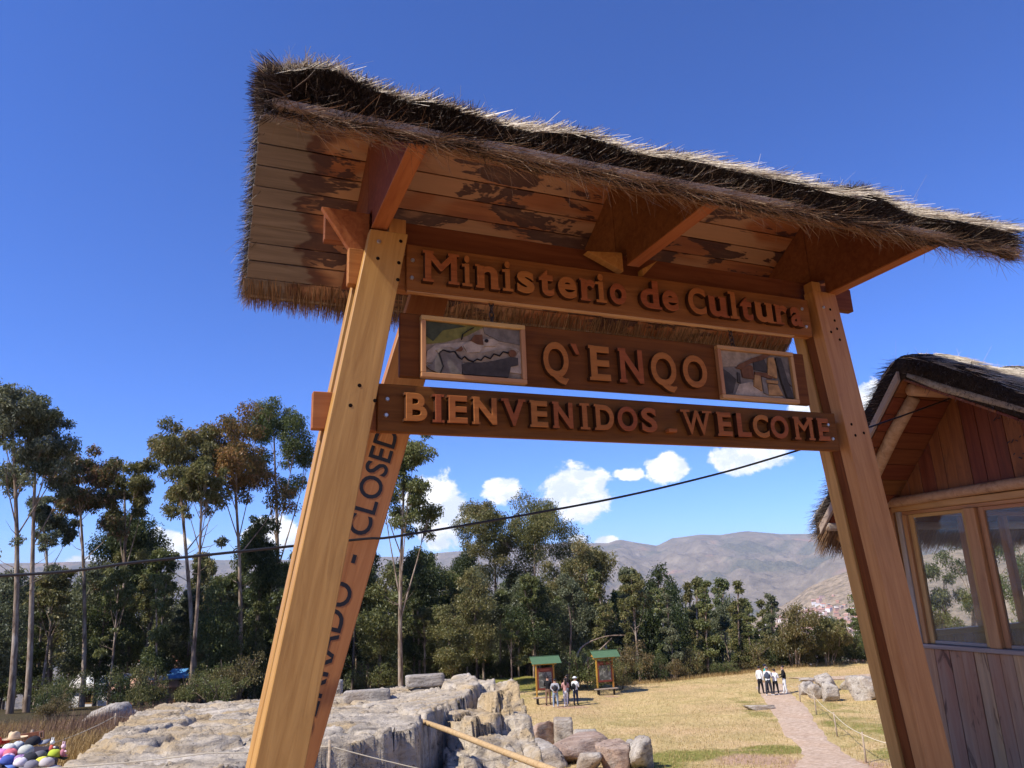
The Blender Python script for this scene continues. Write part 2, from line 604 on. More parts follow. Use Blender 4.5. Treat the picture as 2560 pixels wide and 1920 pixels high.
# purlin above the letters, ridge beam with its sloping cut ends
box('purlin', (0.46, 3.70, 3.43), (4.30, 3.755, 3.605), W_RED, gate, 0.004)
prism('ridge_brace', [(0.435, 3.70, 3.605), (0.70, 3.70, 3.605), (0.70, 3.70, 3.36), (0.60, 3.70, 3.36)],
      [(0.435, 3.66, 3.605), (0.70, 3.66, 3.605), (0.70, 3.66, 3.36), (0.60, 3.66, 3.36)], W_BEAM, gate, 0.003, (1, 0, 0))
prism('ridge_brace', [(4.03, 3.70, 3.60), (4.17, 3.70, 3.60), (4.08, 3.70, 3.38), (4.03, 3.70, 3.38)],
      [(4.03, 3.85, 3.60), (4.17, 3.85, 3.60), (4.08, 3.85, 3.38), (4.03, 3.85, 3.38)], W_BEAM, gate, 0.003, (1, 0, 0))
# gussets in the middle
for g in ([(2.03, 3.545), (2.28, 3.57), (2.28, 3.442)], [(2.42, 3.48), (2.54, 3.552), (2.42, 3.43)]):
    prism('gusset', [(x, 3.60, z) for x, z in g], [(x, 3.66, z) for x, z in g], W_BEAM, gate, 0.002, (1, 0, 0))
# triangular brackets front and rear at both posts and in the middle
for x0, x1 in ((0.70, 0.78), (2.31, 2.39), (3.945, 4.025)):
    zu = lambda y: RZ - SL * abs(y - RY) - 0.004
    face = [(2.735, 3.495), (3.60, 3.495), (3.60, 3.60), (RY, 3.62), (RY, zu(RY)), (2.735, zu(2.735) if zu(2.735) > 3.497 else 3.497)]
    prism('bracket', [(x0, y, z) for y, z in face], [(x1, y, z) for y, z in face], W_RED, gate, 0.003, (0, 1, 0))
    face = [(RY + .004, 3.615), (3.90, 3.56), (4.62, 3.535), (4.62, zu(4.62)), (RY + .004, zu(RY + .004))]
    prism('bracket', [(x0, y, z) for y, z in face], [(x1, y, z) for y, z in face], W_RED, gate, 0.003, (0, 1, 0))
    # pale planed lower edge
    box('bracket_edge', (x0 - 0.004, 2.74, 3.484), (x1 + 0.004, 3.60, 3.494), W_BEAM, gate, 0.002, 'y')

# roof boards: every board is its own piece
NB = 9
span = 1.03
for side in (1, -1):
    for i in range(NB):
        d0, d1 = span * i / NB, span * (i + 1) / NB
        ym = (d0 + d1) / 2
        w = (d1 - d0) * math.hypot(1, SL) - (0.004 + 0.004 * random.random())
        jit = random.uniform(-0.012, 0.0)
        zc = RZ - SL * ym + 0.012 + random.uniform(-0.003, 0.003)
        plank('roof_board', (GX0 + jit, RY + side * ym, zc), (GX1 - jit * 0.5, RY + side * ym, zc), (0, side, -SL), w, 0.022, W_SOFFIT, gate, 0.002)
# eave battens and bargeboards
for yy, zz in ((2.675, 3.482), (4.765, 3.482)):
    box('eave_batten', (GX0 + 0.01, yy - 0.02, zz - 0.012), (GX1 - 0.01, yy + 0.012, zz + 0.028), W_GREY, gate, 0.004)


# ---- bolts and drilled holes
def disc_mesh(r, depth, mat, dome=True, n=10):
    V, F = [], []
    for k in range(n):
        q = 2 * math.pi * k / n
        V.append((r * math.cos(q), depth * 0.0, r * math.sin(q)))
    for k in range(n):
        q = 2 * math.pi * k / n
        V.append((r * .72 * math.cos(q), -depth, r * .72 * math.sin(q)))
    F = [(k, (k + 1) % n, n + (k + 1) % n, n + k) for k in range(n)] + [tuple(range(n, 2 * n))]
    return mk('bolt', V, F, mat)


BOLT = disc_mesh(0.0125, 0.006, STEEL)
HOLEM = disc_mesh(0.0105, 0.0012, HOLE)
yf, yb = 3.5745, 3.6045
for x, z in ((0.735, 3.40),):
    obj('bolt', BOLT, gate, Matrix.Translation((x, yf, z)))
for x, z in ((0.73, 3.30), (0.845, 3.29), (0.855, 3.42), (0.84, 3.19), (0.645, 2.585), (0.725, 2.51), (0.602, 2.478),
             (3.905, 3.19), (3.955, 3.28), (3.965, 3.22), (3.975, 3.14), (3.93, 3.36), (3.955, 2.535), (4.055, 2.48), (3.975, 2.46)):
    obj('bolt_hole', HOLEM, gate, Matrix.Translation((x, yf, z)))
obj('bolt', BOLT, gate, Matrix.Translation((3.87, yf, 3.37)))
for x, z in ((0.93, 3.33), (0.925, 3.225), (3.70, 3.35), (3.715, 3.22), (0.795, 2.53), (0.79, 2.445), (3.775, 2.53), (3.80, 2.435)):
    obj('bolt', BOLT, gate, Matrix.Translation((x, yb, z)))

# ---- raised letters: cut from the built-in face, thickened, with slab serifs set on
SERIF = {'M': 'bl br tl tr', 'i': 'bc tq', 'n': 'bl br tq', 'r': 'bq tq', 'd': 'bR', 'u': 'tq tm bR', 'l': 'bc tq', 'a': 'bR',
         'B': 'BL TL', 'I': 'bc tc', 'E': 'BL TL', 'N': 'bl tl', 'V': 'tl tr', 'D': 'BL TL', 'W': 'tl tr', 'L': 'bl tl', 'P': 'bl'}
_glyphs = {}


def glyph_arrays(ch, bold):
    key = (ch, bold)
    if key in _glyphs:
        return _glyphs[key]
    cu = bpy.data.curves.new('g', 'FONT')
    cu.body = ch
    cu.extrude = 0.12
    cu.bevel_depth = 0.016
    cu.bevel_resolution = 0
    cu.offset = max(0.0, bold - 0.016)
    cu.resolution_u = 5
    cu.fill_mode = 'BOTH'
    to = bpy.data.objects.new('g', cu)
    COL.objects.link(to)
    dg = bpy.context.evaluated_depsgraph_get()
    me = bpy.data.meshes.new_from_object(to.evaluated_get(dg))
    V = np.array([v.co[:] for v in me.vertices])
    F = [tuple(p.vertices) for p in me.polygons]
    bpy.data.objects.remove(to)
    bpy.data.curves.remove(cu)
    bpy.data.meshes.remove(me)
    _glyphs[key] = (V, F)
    return V, F


def letter(ch, x0, x1, z0, z1, yfront, depth, parent, mat, bold=0.025, serif=True):
    V, F = glyph_arrays(ch, bold)
    V = V.copy()
    lo, hi = V.min(0), V.max(0)
    sf = SERIF.get(ch, '').split() if serif else []
    W, H = x1 - x0, z1 - z0
    inl = 0.07 * W if any(s in ('BL', 'TL') for s in sf) else 0.0
    gx0 = x0 + inl
    if ch in 'iIl' and serif:
        gx0, gx1 = x0 + 0.24 * W, x1 - 0.24 * W
    else:
        gx1 = x1 - (0.05 * W if sf else 0)
        if ch in 'MnNrWV' and serif:
            gx0 = x0 + 0.06 * W
    P = np.empty_like(V)
    P[:, 0] = gx0 + (V[:, 0] - lo[0]) / (hi[0] - lo[0]) * (gx1 - gx0)
    P[:, 2] = z0 + (V[:, 1] - lo[1]) / (hi[1] - lo[1]) * H
    P[:, 1] = yfront + (hi[2] - V[:, 2]) / (hi[2] - lo[2]) * depth
    verts = [tuple(p) for p in P]
    faces = list(F)

    def sb(ax, bx, az, bz):
        i = len(verts)
        a, b = yfront + 0.0012, yfront + depth
        for (x, y, z) in ((ax, a, az), (bx, a, az), (bx, b, az), (ax, b, az), (ax, a, bz), (bx, a, bz), (bx, b, bz), (ax, b, bz)):
            verts.append((x, y, z))
        for f in BOXF:
            faces.append(tuple(i + q for q in f))
    sh = 0.085 * H
    st = 0.30 * W
    for s in sf:
        if s in ('bl', 'tl'):
            zz = (z0 - .001, z0 + sh) if s[0] == 'b' else (z1 - sh, z1 + .001)
            sb(x0, x0 + st, *zz)
        elif s in ('br', 'tr'):
            zz = (z0 - .001, z0 + sh) if s[0] == 'b' else (z1 - sh, z1 + .001)
            sb(x1 - st, x1 + 0.01 * W, *zz)
        elif s in ('BL', 'TL'):
            zz = (z0 - .001, z0 + sh) if s[0] == 'B' else (z1 - sh, z1 + .001)
            sb(x0, x0 + .25 * W, *zz)
        elif s in ('bc', 'tc'):
            zz = (z0 - .001, z0 + sh) if s[0] == 'b' else (z1 - sh, z1 + .001)
            sb(x0, x1, *zz)
        elif s == 'bq':
            sb(x0, x0 + .62 * W, z0 - .001, z0 + sh)
        elif s == 'bR':
            sb(x1 - .28 * W, x1 + .07 * W, z0 - .001, z0 + sh)
        elif s == 'tq':
            xh = z1 if ch in 'nru' else (z0 + 0.70 * H if ch == 'i' else z1)
            sb(x0 - .02 * W, gx0 + .12 * W, xh - sh, xh + .001)
        elif s == 'tm':
            sb(gx1 - .42 * W, gx1 - .12 * W, z1 - sh, z1 + .001)
    c = Vector(((x0 + x1) / 2, yfront, (z0 + z1) / 2))
    verts = [(v[0] - c.x, v[1] - c.y, v[2] - c.z) for v in verts]
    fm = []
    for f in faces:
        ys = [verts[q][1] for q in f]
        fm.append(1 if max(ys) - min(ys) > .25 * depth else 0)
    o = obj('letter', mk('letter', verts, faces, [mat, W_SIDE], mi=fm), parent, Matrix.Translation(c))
    return o


zb, zx, zc = 3.198, 3.338, 3.381
MIN = [('M', .976, 1.184, zc), ('i', 1.203, 1.262, zc + .004), ('n', 1.283, 1.426, zx), ('i', 1.445, 1.51, zc + .004), ('s', 1.536, 1.645, zx),
       ('t', 1.674, 1.771, 3.366), ('e', 1.798, 1.922, zx), ('r', 1.944, 2.058, zx), ('i', 2.05, 2.123, zc + .004), ('o', 2.147, 2.263, zx),
       ('d', 2.363, 2.505, zc + .006), ('e', 2.523, 2.643, zx), ('C', 2.719, 2.855, zc), ('u', 2.879, 3.022, zx), ('l', 3.039, 3.112, zc + .004),
       ('t', 3.128, 3.228, 3.366), ('u', 3.253, 3.402, zx), ('r', 3.414, 3.532, zx), ('a', 3.549, 3.65, zx)]
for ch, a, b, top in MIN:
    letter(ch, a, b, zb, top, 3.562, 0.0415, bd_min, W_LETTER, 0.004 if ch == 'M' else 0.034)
BIE = [('B', .874, 1.004), ('I', 1.025, 1.089), ('E', 1.105, 1.225), ('N', 1.243, 1.393), ('V', 1.412, 1.555), ('E', 1.58, 1.695), ('N', 1.718, 1.852),
       ('I', 1.89, 1.951), ('D', 1.982, 2.117), ('O', 2.134, 2.268), ('S', 2.295, 2.402), ('W', 2.572, 2.799), ('E', 2.835, 2.953), ('L', 2.988, 3.098),
       ('C', 3.11, 3.236), ('O', 3.251, 3.395), ('M', 3.439, 3.606), ('E', 3.638, 3.744)]
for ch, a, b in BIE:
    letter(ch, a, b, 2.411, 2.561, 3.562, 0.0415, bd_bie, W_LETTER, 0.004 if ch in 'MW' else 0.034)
bevel(box('letter', (2.478, 3.562, 2.419), (2.537, 3.6035, 2.441), W_LETTER, bd_bie, 0.0), 0.002)


# ---- thatch: packed core plus individual straws
def straws(P, D, length, width, taper=0.35, bend=0.0):
    """flat tapered blades from points P along unit vectors D, two segments when bent"""
    n = len(P)
    R = RNG.normal(size=(n, 3))
    S = np.cross(D, R)
    S /= np.linalg.norm(S, axis=1)[:, None] + 1e-9
    length = np.broadcast_to(length, (n,))[:, None]
    width = np.broadcast_to(width, (n,))[:, None] / 2
    T = P + D * length
    if bend:
        T = T + np.array([0, 0, -1.0]) * (bend * length * RNG.random((n, 1)))
    V = np.empty((n, 4, 3))
    V[:, 0] = P - S * width
    V[:, 1] = P + S * width
    V[:, 2] = T + S * width * taper
    V[:, 3] = T - S * width * taper
    F = np.arange(n * 4).reshape(n, 4)
    return V.reshape(-1, 3), F


def unit(a):
    return a / (np.linalg.norm(a, axis=1)[:, None] + 1e-9)


def straw_obj(name, sets, mat, parent, kind='stuff', origin=(0, 0, 0)):
    """sets: list of (P, D, length, width, tone[, bend])"""
    Vs, Fs, A, off = [], [], [], 0
    for s in sets:
        P, D, ln, w, tone = s[:5]
        V, F = straws(P, unit(D), ln, w, bend=s[5] if len(s) > 5 else 0.0)
        Vs.append(V)
        Fs.append(F + off)
        off += len(V)
        A.append(np.repeat(np.clip(tone, 0, 1), 4))
    V = np.concatenate(Vs) - np.array(origin)
    o = obj(name, mk(name, V, np.concatenate(Fs), mat, attr=np.concatenate(A)), parent, Matrix.Translation(origin))
    o['kind'] = kind
    return o


def lumps(x, seed):
    """unevenness of the thatch rolls along the eaves"""
    return 0.5 * fbm(x * 1.9, x * 0 + seed, 3, seed) + 0.35 * np.abs(np.sin(x * 5.3 + seed))


def thatch_gable(parent, x0, x1, ry, rz, sl, span, tk, seed, nfront, ntop, nrear, nend, sl2=None, span2=None, hump=0.0):
    """gabled thatch, ridge along X (u), v across; sl2/span2 give the +Y slope where it differs.
       rz: height of the boards' top at the ridge."""
    sl2 = sl if sl2 is None else sl2
    span2 = span if span2 is None else span2
    SLV = lambda v: np.where(np.asarray(v) >= 0, sl2, sl)
    SPV = lambda v: np.where(np.asarray(v) >= 0, span2, span)

    def W(u, v, z):
        u, v, z = np.broadcast_arrays(u, v, z)
        return np.stack((u, ry + v, z), -1)

    def Wd(u, v, z):
        u, v, z = np.broadcast_arrays(u, v, z)
        return np.stack((u, v, z), -1)

    def thick(u, v):
        e = np.abs(v) / SPV(v)
        t = tk * (0.84 + 0.42 * lumps(np.asarray(u) + 3 * np.sign(v), seed) + 0.25 * fbm(np.asarray(u) * 3, np.asarray(v) * 3, 2, seed + 5))
        t = t + hump * np.exp(-((np.asarray(u) - x0 - .2) / 0.22) ** 2) * (1 - 0.4 * e)
        return t * (1 - 0.18 * smooth01((e - 0.6) / 0.4))

    def topz(u, v):
        soft = np.sqrt(np.asarray(v) ** 2 + 0.09 ** 2) - 0.06
        return rz - SLV(v) * soft + thick(u, v)
    bulge = lambda u: .035 * np.sin(np.asarray(u) * 11.3 + seed) * fbm(np.asarray(u) * .9, np.asarray(u) * 0 + 7, 2, seed) + .05 * fbm(np.asarray(u) * 2.4, np.asarray(u) * 0, 3, seed + 3)
    # core
    nu, nv = int((x1 - x0) / 0.035), 44
    u = np.linspace(x0 + 0.02, x1 - 0.02, nu)
    v = np.linspace(-span + 0.045, span2 + 0.02, nv)
    U, Vv = np.meshgrid(u, v, indexing='ij')
    Zt = topz(U, Vv) - 0.025 + 0.02 * fbm(U * 14, Vv * 14, 3, seed + 9)
    Zb = rz - SLV(Vv) * np.abs(Vv) + 0.004
    Vv = Vv.copy()
    Vv[:, 0] -= bulge(u)
    Vv[:, 1] -= .6 * bulge(u)
    top = W(U, Vv, Zt).reshape(-1, 3)
    bot = W(U, Vv, Zb).reshape(-1, 3)
    idx = np.arange(nu * nv).reshape(nu, nv)
    q = lambda I: np.stack((I[:-1, :-1], I[1:, :-1], I[1:, 1:], I[:-1, 1:]), -1).reshape(-1, 4)
    n0 = nu * nv
    F = [q(idx), q(idx)[:, ::-1] + n0]
    for line in (idx[0], idx[-1][::-1], idx[:, -1], idx[::-1, 0]):
        F.append(np.stack((line[:-1], line[1:], line[1:] + n0, line[:-1] + n0), -1))
    core = obj('thatch', mk('thatch', np.concatenate((top, bot)), np.concatenate(F), THATCH_CORE, smooth=True), parent)
    core['kind'] = 'stuff'
    R = RNG
    # straws lying on the two slopes
    n = ntop
    uu = R.uniform(x0, x1, n)
    vv = R.uniform(-span, span2, n)
    sgn = np.where(vv >= 0, 1.0, -1.0)
    P = W(uu, vv, topz(uu, vv) - 0.03 + 0.012 * R.random(n))
    D = Wd(R.normal(0, .22, n), sgn, -SLV(vv) + R.normal(0.07, .09, n))
    tops = [(P, D, R.uniform(.10, .28, n), R.uniform(.0022, .0048, n), R.beta(2.2, 1.6, n))]
    m = ntop // 22                                              # fly-away straws on the silhouette
    uu = R.uniform(x0, x1, m)
    vv = R.uniform(-span, span2 * .6, m)
    P = W(uu, vv, topz(uu, vv) - 0.03)
    D = Wd(R.normal(0, .5, m), R.normal(-.25, .5, m), R.uniform(.25, 1.0, m))
    tops.append((P, D, R.uniform(.03, .085, m), R.uniform(.0016, .003, m), R.beta(2, 2, m)))
    m = 45
    uu = R.uniform(x0, x1, m)
    vv = R.uniform(-span, span2 * .4, m)
    P = W(uu, vv, topz(uu, vv) - 0.03)
    D = Wd(R.normal(0.2, .6, m), R.normal(-.2, .5, m), R.uniform(.2, .9, m))
    tops.append((P, D, R.uniform(.12, .26, m), R.uniform(.0018, .003, m), R.beta(2, 2, m)))
    straw_obj('thatch', tops, THATCH_TOP, parent)
    # butt ends of the front eave: straws pointing out of the eave, stacked through its thickness
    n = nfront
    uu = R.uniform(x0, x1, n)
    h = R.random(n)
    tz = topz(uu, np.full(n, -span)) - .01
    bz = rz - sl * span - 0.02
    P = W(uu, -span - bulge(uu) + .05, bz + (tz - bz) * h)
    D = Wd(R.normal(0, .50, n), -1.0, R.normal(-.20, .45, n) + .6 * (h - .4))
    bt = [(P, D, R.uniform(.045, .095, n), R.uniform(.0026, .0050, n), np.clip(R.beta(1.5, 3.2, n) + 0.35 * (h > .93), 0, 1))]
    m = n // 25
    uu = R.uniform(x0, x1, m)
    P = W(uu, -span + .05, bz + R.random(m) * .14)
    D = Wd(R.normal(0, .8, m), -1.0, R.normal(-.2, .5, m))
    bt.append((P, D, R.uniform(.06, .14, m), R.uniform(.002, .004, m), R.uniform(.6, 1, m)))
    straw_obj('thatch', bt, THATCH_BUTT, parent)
    # combed brown wisps under the front edge and the brown brush of the rear eave
    n = nfront // 12
    uu = R.uniform(x0 + .05, x1, n)
    P = W(uu, -span + R.uniform(-.03, .10, n), bz + R.uniform(-.025, .025, n))
    D = Wd(R.normal(.75, .45, n), R.normal(-.25, .35, n), R.normal(-.20, .26, n))
    br = [(P, D, R.uniform(.06, .17, n), R.uniform(.0016, .0030, n), R.beta(2, 2.6, n))]
    m = n // 22
    uu = R.uniform(x0 + .05, x1, m)
    P = W(uu, -span + R.uniform(-.03, .06, m), np.full(m, bz))
    D = Wd(R.normal(.2, .4, m), R.normal(-.1, .4, m), R.uniform(-1, -.3, m))
    br.append((P, D, R.uniform(.04, .13, m), R.uniform(.0018, .003, m), R.beta(2, 3, m)))
    n = nrear
    uu = R.uniform(x0, x1, n)
    lay = R.random(n)
    frag = 0.035 * fbm(uu * 4.0, uu * 0, 3, seed + 31) + 0.05 * fbm(uu * .9, uu * 0 + 2, 2, seed + 33)
    P = W(uu, span2 - 0.12 + R.normal(0, .02, n), rz - sl2 * span2 + 0.05 + 0.17 * lay)
    D = Wd(R.normal(.10, .16, n), 1.0, -sl2 - 0.25 * (1 - lay) + R.normal(0, .08, n))
    br.append((P, D, R.uniform(.17, .27, n) + frag, R.uniform(.0032, .0062, n), R.beta(2, 2.2, n)))
    straw_obj('thatch', br, THATCH_BROWN, parent)
    # rough ends of the gables
    ge = []
    for ue, sg in ((x0, -1.0), (x1, 1.0)):
        n = nend
        vv = R.uniform(-span, span2, n)
        lo = rz - SLV(vv) * np.abs(vv) + 0.015
        hi = topz(np.full(n, ue), vv)
        zz = lo + (hi - lo) * R.random(n)
        P = W(np.full(n, ue - sg * 0.10), vv, zz)
        D = Wd(sg * 1.0, np.sign(vv) * R.uniform(.2, 1.4, n), R.normal(-.25, .35, n) - .3)
        ge.append((P, D, R.uniform(.11, .19, n), R.uniform(.0028, .0055, n), R.beta(1.8, 2.0, n)))
    straw_obj('thatch', ge, THATCH_BUTT, parent)


thatch_gable(gate, GX0 - 0.02, GX1 + 0.02, RY, RZ + 0.026, SL, 1.06, 0.165, 3, 52000, 40000, 30000, 6500, hump=0.10)

# ------------------------------------------------------------------ the hanging name board
sign = thing('hanging_sign', 'hanging wooden name board reading Q`ENQO with a carved picture at each end', 'sign', (2.26, 3.63, 2.66))
nb = box('sign_board', (0.865, 3.627, 2.664), (3.672, 3.662, 3.024), W_BOARD, sign, 0.004)
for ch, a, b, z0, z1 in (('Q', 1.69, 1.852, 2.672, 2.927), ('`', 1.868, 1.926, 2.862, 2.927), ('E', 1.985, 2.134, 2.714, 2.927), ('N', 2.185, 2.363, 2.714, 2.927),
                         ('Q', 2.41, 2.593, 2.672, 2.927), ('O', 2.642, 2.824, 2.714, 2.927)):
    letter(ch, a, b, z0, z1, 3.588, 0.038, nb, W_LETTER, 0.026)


def relief(parent, x0, x1, z0, z1, polys, y=3.612):
    """carved picture: layered flat pieces, each a few mm proud of the one before. polygons in 0..1 picture coordinates"""
    for i, (poly, mat, lift) in enumerate(polys):
        pts = [(x0 + u * (x1 - x0), z0 + v * (z1 - z0)) for u, v in poly]
        n = len(pts)
        ya = y - lift
        V = [(x, ya, z) for x, z in pts] + [(x, y + 0.004, z) for x, z in pts]
        F = [tuple(range(n)), tuple(range(n, 2 * n))[::-1]] + [(i2, (i2 + 1) % n, n + (i2 + 1) % n, n + i2) for i2 in range(n)]
        me = mk('relief_piece', V, F, mat)
        bm = bmesh.new()
        bm.from_mesh(me)
        bmesh.ops.recalc_face_normals(bm, faces=bm.faces)
        bmesh.ops.triangulate(bm, faces=[f for f in bm.faces if len(f.verts) > 4])
        bm.to_mesh(me)
        bm.free()
        obj('relief_piece', me, parent)


def paint(name, c, s=0.35): return plain(name, c, 0.75, 0.2, s, 22)


P_OLIVE, P_GREEN, P_TAN = paint('olive_paint', (0.16, 0.14, 0.035)), paint('dark_green_paint', (0.05, 0.055, 0.03)), paint('tan_relief_paint', (0.27, 0.20, 0.13))
P_PALE, P_DARK, P_LINE = paint('pale_relief_paint', (0.36, 0.28, 0.20)), paint('charcoal_relief_paint', (0.05, 0.042, 0.036)), paint('black_relief_line', (0.012, 0.009, 0.01), 0.1)
P_GREY, P_BRN, P_OCH = paint('grey_relief_paint', (0.15, 0.125, 0.10)), paint('brown_relief_paint', (0.13, 0.055, 0.025)), paint('ochre_relief_paint', (0.33, 0.18, 0.07))


def panel(x0, x1, z0, z1, label):
    p = obj('carved_panel', mk('carved_panel', [(x0 + .02, 3.614, z0 + .02), (x1 - .02, 3.614, z0 + .02), (x1 - .02, 3.614, z1 - .02), (x0 + .02, 3.614, z1 - .02),
                                               (x0 + .02, 3.626, z0 + .02), (x1 - .02, 3.626, z0 + .02), (x1 - .02, 3.626, z1 - .02), (x0 + .02, 3.626, z1 - .02)], BOXF, P_TAN), sign)
    p['label'] = label
    f = 0.027
    box('frame_rail', (x0, 3.588, z1 - f), (x1, 3.6265, z1), W_FRAME, p, 0.003)
    box('frame_rail', (x0, 3.588, z0), (x1, 3.6265, z0 + f), W_FRAME, p, 0.003)
    box('frame_stile', (x0, 3.589, z0 + f), (x0 + f, 3.6265, z1 - f), W_FRAME, p, 0.003, 'z')
    box('frame_stile', (x1 - f, 3.589, z0 + f), (x1, 3.6265, z1 - f), W_FRAME, p, 0.003, 'z')
    return p, (x0 + f, x1 - f, z0 + f, z1 - f)


def zig(pts, w):
    """outline of a thick line through pts"""
    a, b = [], []
    for i, p in enumerate(pts):
        q0, q1 = pts[max(i - 1, 0)], pts[min(i + 1, len(pts) - 1)]
        d = Vector((q1[0] - q0[0], (q1[1] - q0[1])))
        n = Vector((-d.y, d.x)).normalized() * w
        a.append((p[0] + n.x * .6, p[1] + n.y))
        b.append((p[0] - n.x * .6, p[1] - n.y))
    return a + b[::-1]


def circ(cx, cz, r, asp=1.7, n=14): return [(cx + r / asp * math.cos(2 * math.pi * k / n), cz + r * math.sin(2 * math.pi * k / n)) for k in range(n)]


p, r = panel(0.973, 1.585, 2.660, 3.010, 'carved picture of the great rock with its zigzag channel')
relief(p, *r, [
    ([(0, .55), (0, 1), (.62, 1), (.42, .78), (.2, .62)], P_OLIVE, .001),
    ([(0, .72), (0, 1), (.2, 1), (.42, .97), (.18, .85), (.08, .62)], P_GREEN, .0035),
    ([(.60, 1), (1, 1), (1, .70), (.78, .74), (.62, .86)], P_GREY, .003),
    ([(0, .20), (.02, .42), (.1, .55), (.38, .65), (.50, .66), (.75, .68), (.95, .62), (1, .55), (1, .12), (.2, .2)], P_PALE, .005),
    ([(.10, .44), (.16, .50), (.25, .53), (.45, .44), (.55, .45), (.70, .54), (.9, .62), (.98, .56), (.93, .42), (.55, .27), (.42, .25), (.2, .28)], P_TAN, .011),
    ([(0, .12), (.06, .17), (.12, .35), (.14, .43), (.24, .46), (.34, .38), (.37, .30), (.36, .02), (.14, 0), (.05, .06)], P_GREY, .014),
    ([(.37, .02), (.36, .2), (.42, .25), (.5, .26), (.62, .28), (.8, .38), (.88, .43), (.96, .42), (.96, .28), (.88, .24), (.85, .02)], P_DARK, .017),
    ([(.38, .58), (.44, .66), (.58, .74), (.70, .76), (.76, .70), (.72, .62), (.60, .60), (.55, .48), (.42, .44)], P_PALE, .014),
    ([(.46, .68), (.5, .80), (.58, .82), (.59, .62), (.53, .62)], P_BRN, .019),
    (circ(.625, .705, .034), P_LINE, .020),
    ([(.30, .46), (.36, .56), (.38, .50), (.36, .46)], P_BRN, .018),
    (circ(.90, .50, .072), P_BRN, .020),
    (zig([(.14, 0), (.17, .14), (.15, .26), (.13, .38), (.17, .45), (.24, .42), (.29, .44), (.33, .33), (.36, .30), (.39, .36), (.43, .30), (.48, .27), (.52, .33), (.56, .31), (.6, .40), (.66, .36), (.70, .46), (.76, .43), (.8, .52), (.86, .50)], .011), P_LINE, .021),
    (zig([(.37, .70), (.38, .80), (.45, .90), (.5, .96)], .006), P_LINE, .0165),
])
p, r = panel(2.925, 3.548, 2.660, 3.014, 'carved picture of the cave chamber with stone altars')
relief(p, *r, [
    ([(0, 0), (0, 1), (1, 1), (1, 0)], P_GREY, .001),
    ([(0, .62), (0, 1), (.62, 1), (.5, .86), (.22, .66)], P_TAN, .004),
    ([(.20, .62), (.24, .70), (.45, .88), (.62, .99), (.72, .98), (.60, .86), (.42, .76), (.27, .60)], P_BRN, .012),
    ([(.15, .02), (.22, .26), (.40, .34), (.52, .30), (.72, .10), (.85, .02)], P_PALE, .005),
    ([(.28, .42), (.27, .60), (.40, .72), (.44, .68), (.44, .40)], P_BRN, .010),
    ([(.46, .62), (.46, .82), (.62, .90), (.66, .66), (.64, .58)], P_DARK, .008),
    ([(.46, .50), (.46, .57), (.64, .56), (.70, .50), (.70, .44)], P_BRN, .012),
    ([(.64, .52), (.66, .72), (.68, .92), (.76, .94), (.78, .72), (.77, .46)], P_OCH, .014),
    ([(.42, .24), (.45, .50), (.53, .48), (.53, .14)], P_OCH, .014),
    ([(.55, .10), (.54, .46), (.60, .44), (.61, .06)], P_GREY, .016),
    ([(.61, .06), (.62, .30), (.76, .30), (.82, .07)], P_OCH, .018),
    ([(.59, .34), (.59, .40), (.77, .40), (.77, .33)], P_OCH, .016),
    ([(.78, .90), (.80, .95), (.86, .93), (.92, .40), (.98, .02), (.88, .03), (.83, .35)], P_DARK, .018),
    ([(.86, .93), (.95, .92), (.98, .30), (.92, .42)], P_GREY, .010),
    ([(.20, .30), (.21, .52), (.24, .50), (.24, .28)], P_DARK, .012),
    ([(0, .02), (0, .60), (.10, .50), (.19, .36), (.12, .05)], P_DARK, .006),
])
# chains
def chain(x, z0, z1, n, lean=0.0):
    c = thing('chain', 'x', 'x', (0, 0, 0)) if False else None
    part = None
    for k in range(n):
        t = (k + .5) / n
        zc, hh = lerp(z1, z0, t), (z1 - z0) / n * .66
        pts = []
        for q in range(13):
            a = 2 * math.pi * q / 12
            u, w = math.cos(a) * .0125, math.sin(a) * hh
            pts.append((x + lean * t + (u if k % 2 == 0 else 0), 3.652 + (0 if k % 2 == 0 else u), zc + w))
        o = tube('chain_link', pts, 0.0042, IRON, sign, 6)


chain(1.405, 3.022, 3.165, 4)
chain(3.093, 3.028, 3.165, 5, .012)

# ------------------------------------------------------------------ barrier plank behind the left post
bar = thing('barrier_plank', 'upright brown plank painted CERRADO - CLOSED behind the left gate post', 'barrier sign', (0.3, 3.96, -0.4))
K = lambda z: ext(3.177, 1.217, 0.774, 0.536, z)        # right edge
yb0, yb1 = 3.95, 3.99
wdt = 0.238
prism('plank_body', [(K(ZB) - wdt, yb0, ZB), (K(ZB), yb0, ZB), (K(ZB), yb1, ZB), (K(ZB) - wdt - .008, yb1, ZB)],
      [(K(3.3) - wdt, yb0, 3.3), (K(3.3), yb0, 3.3), (K(3.3), yb1, 3.3), (K(3.3) - wdt - .008, yb1, 3.3)], W_POST, bar, 0.004)
axis = Vector((K(2) - K(1), 0, 1)).normalized()
perp = Vector((axis.z, 0, -axis.x))


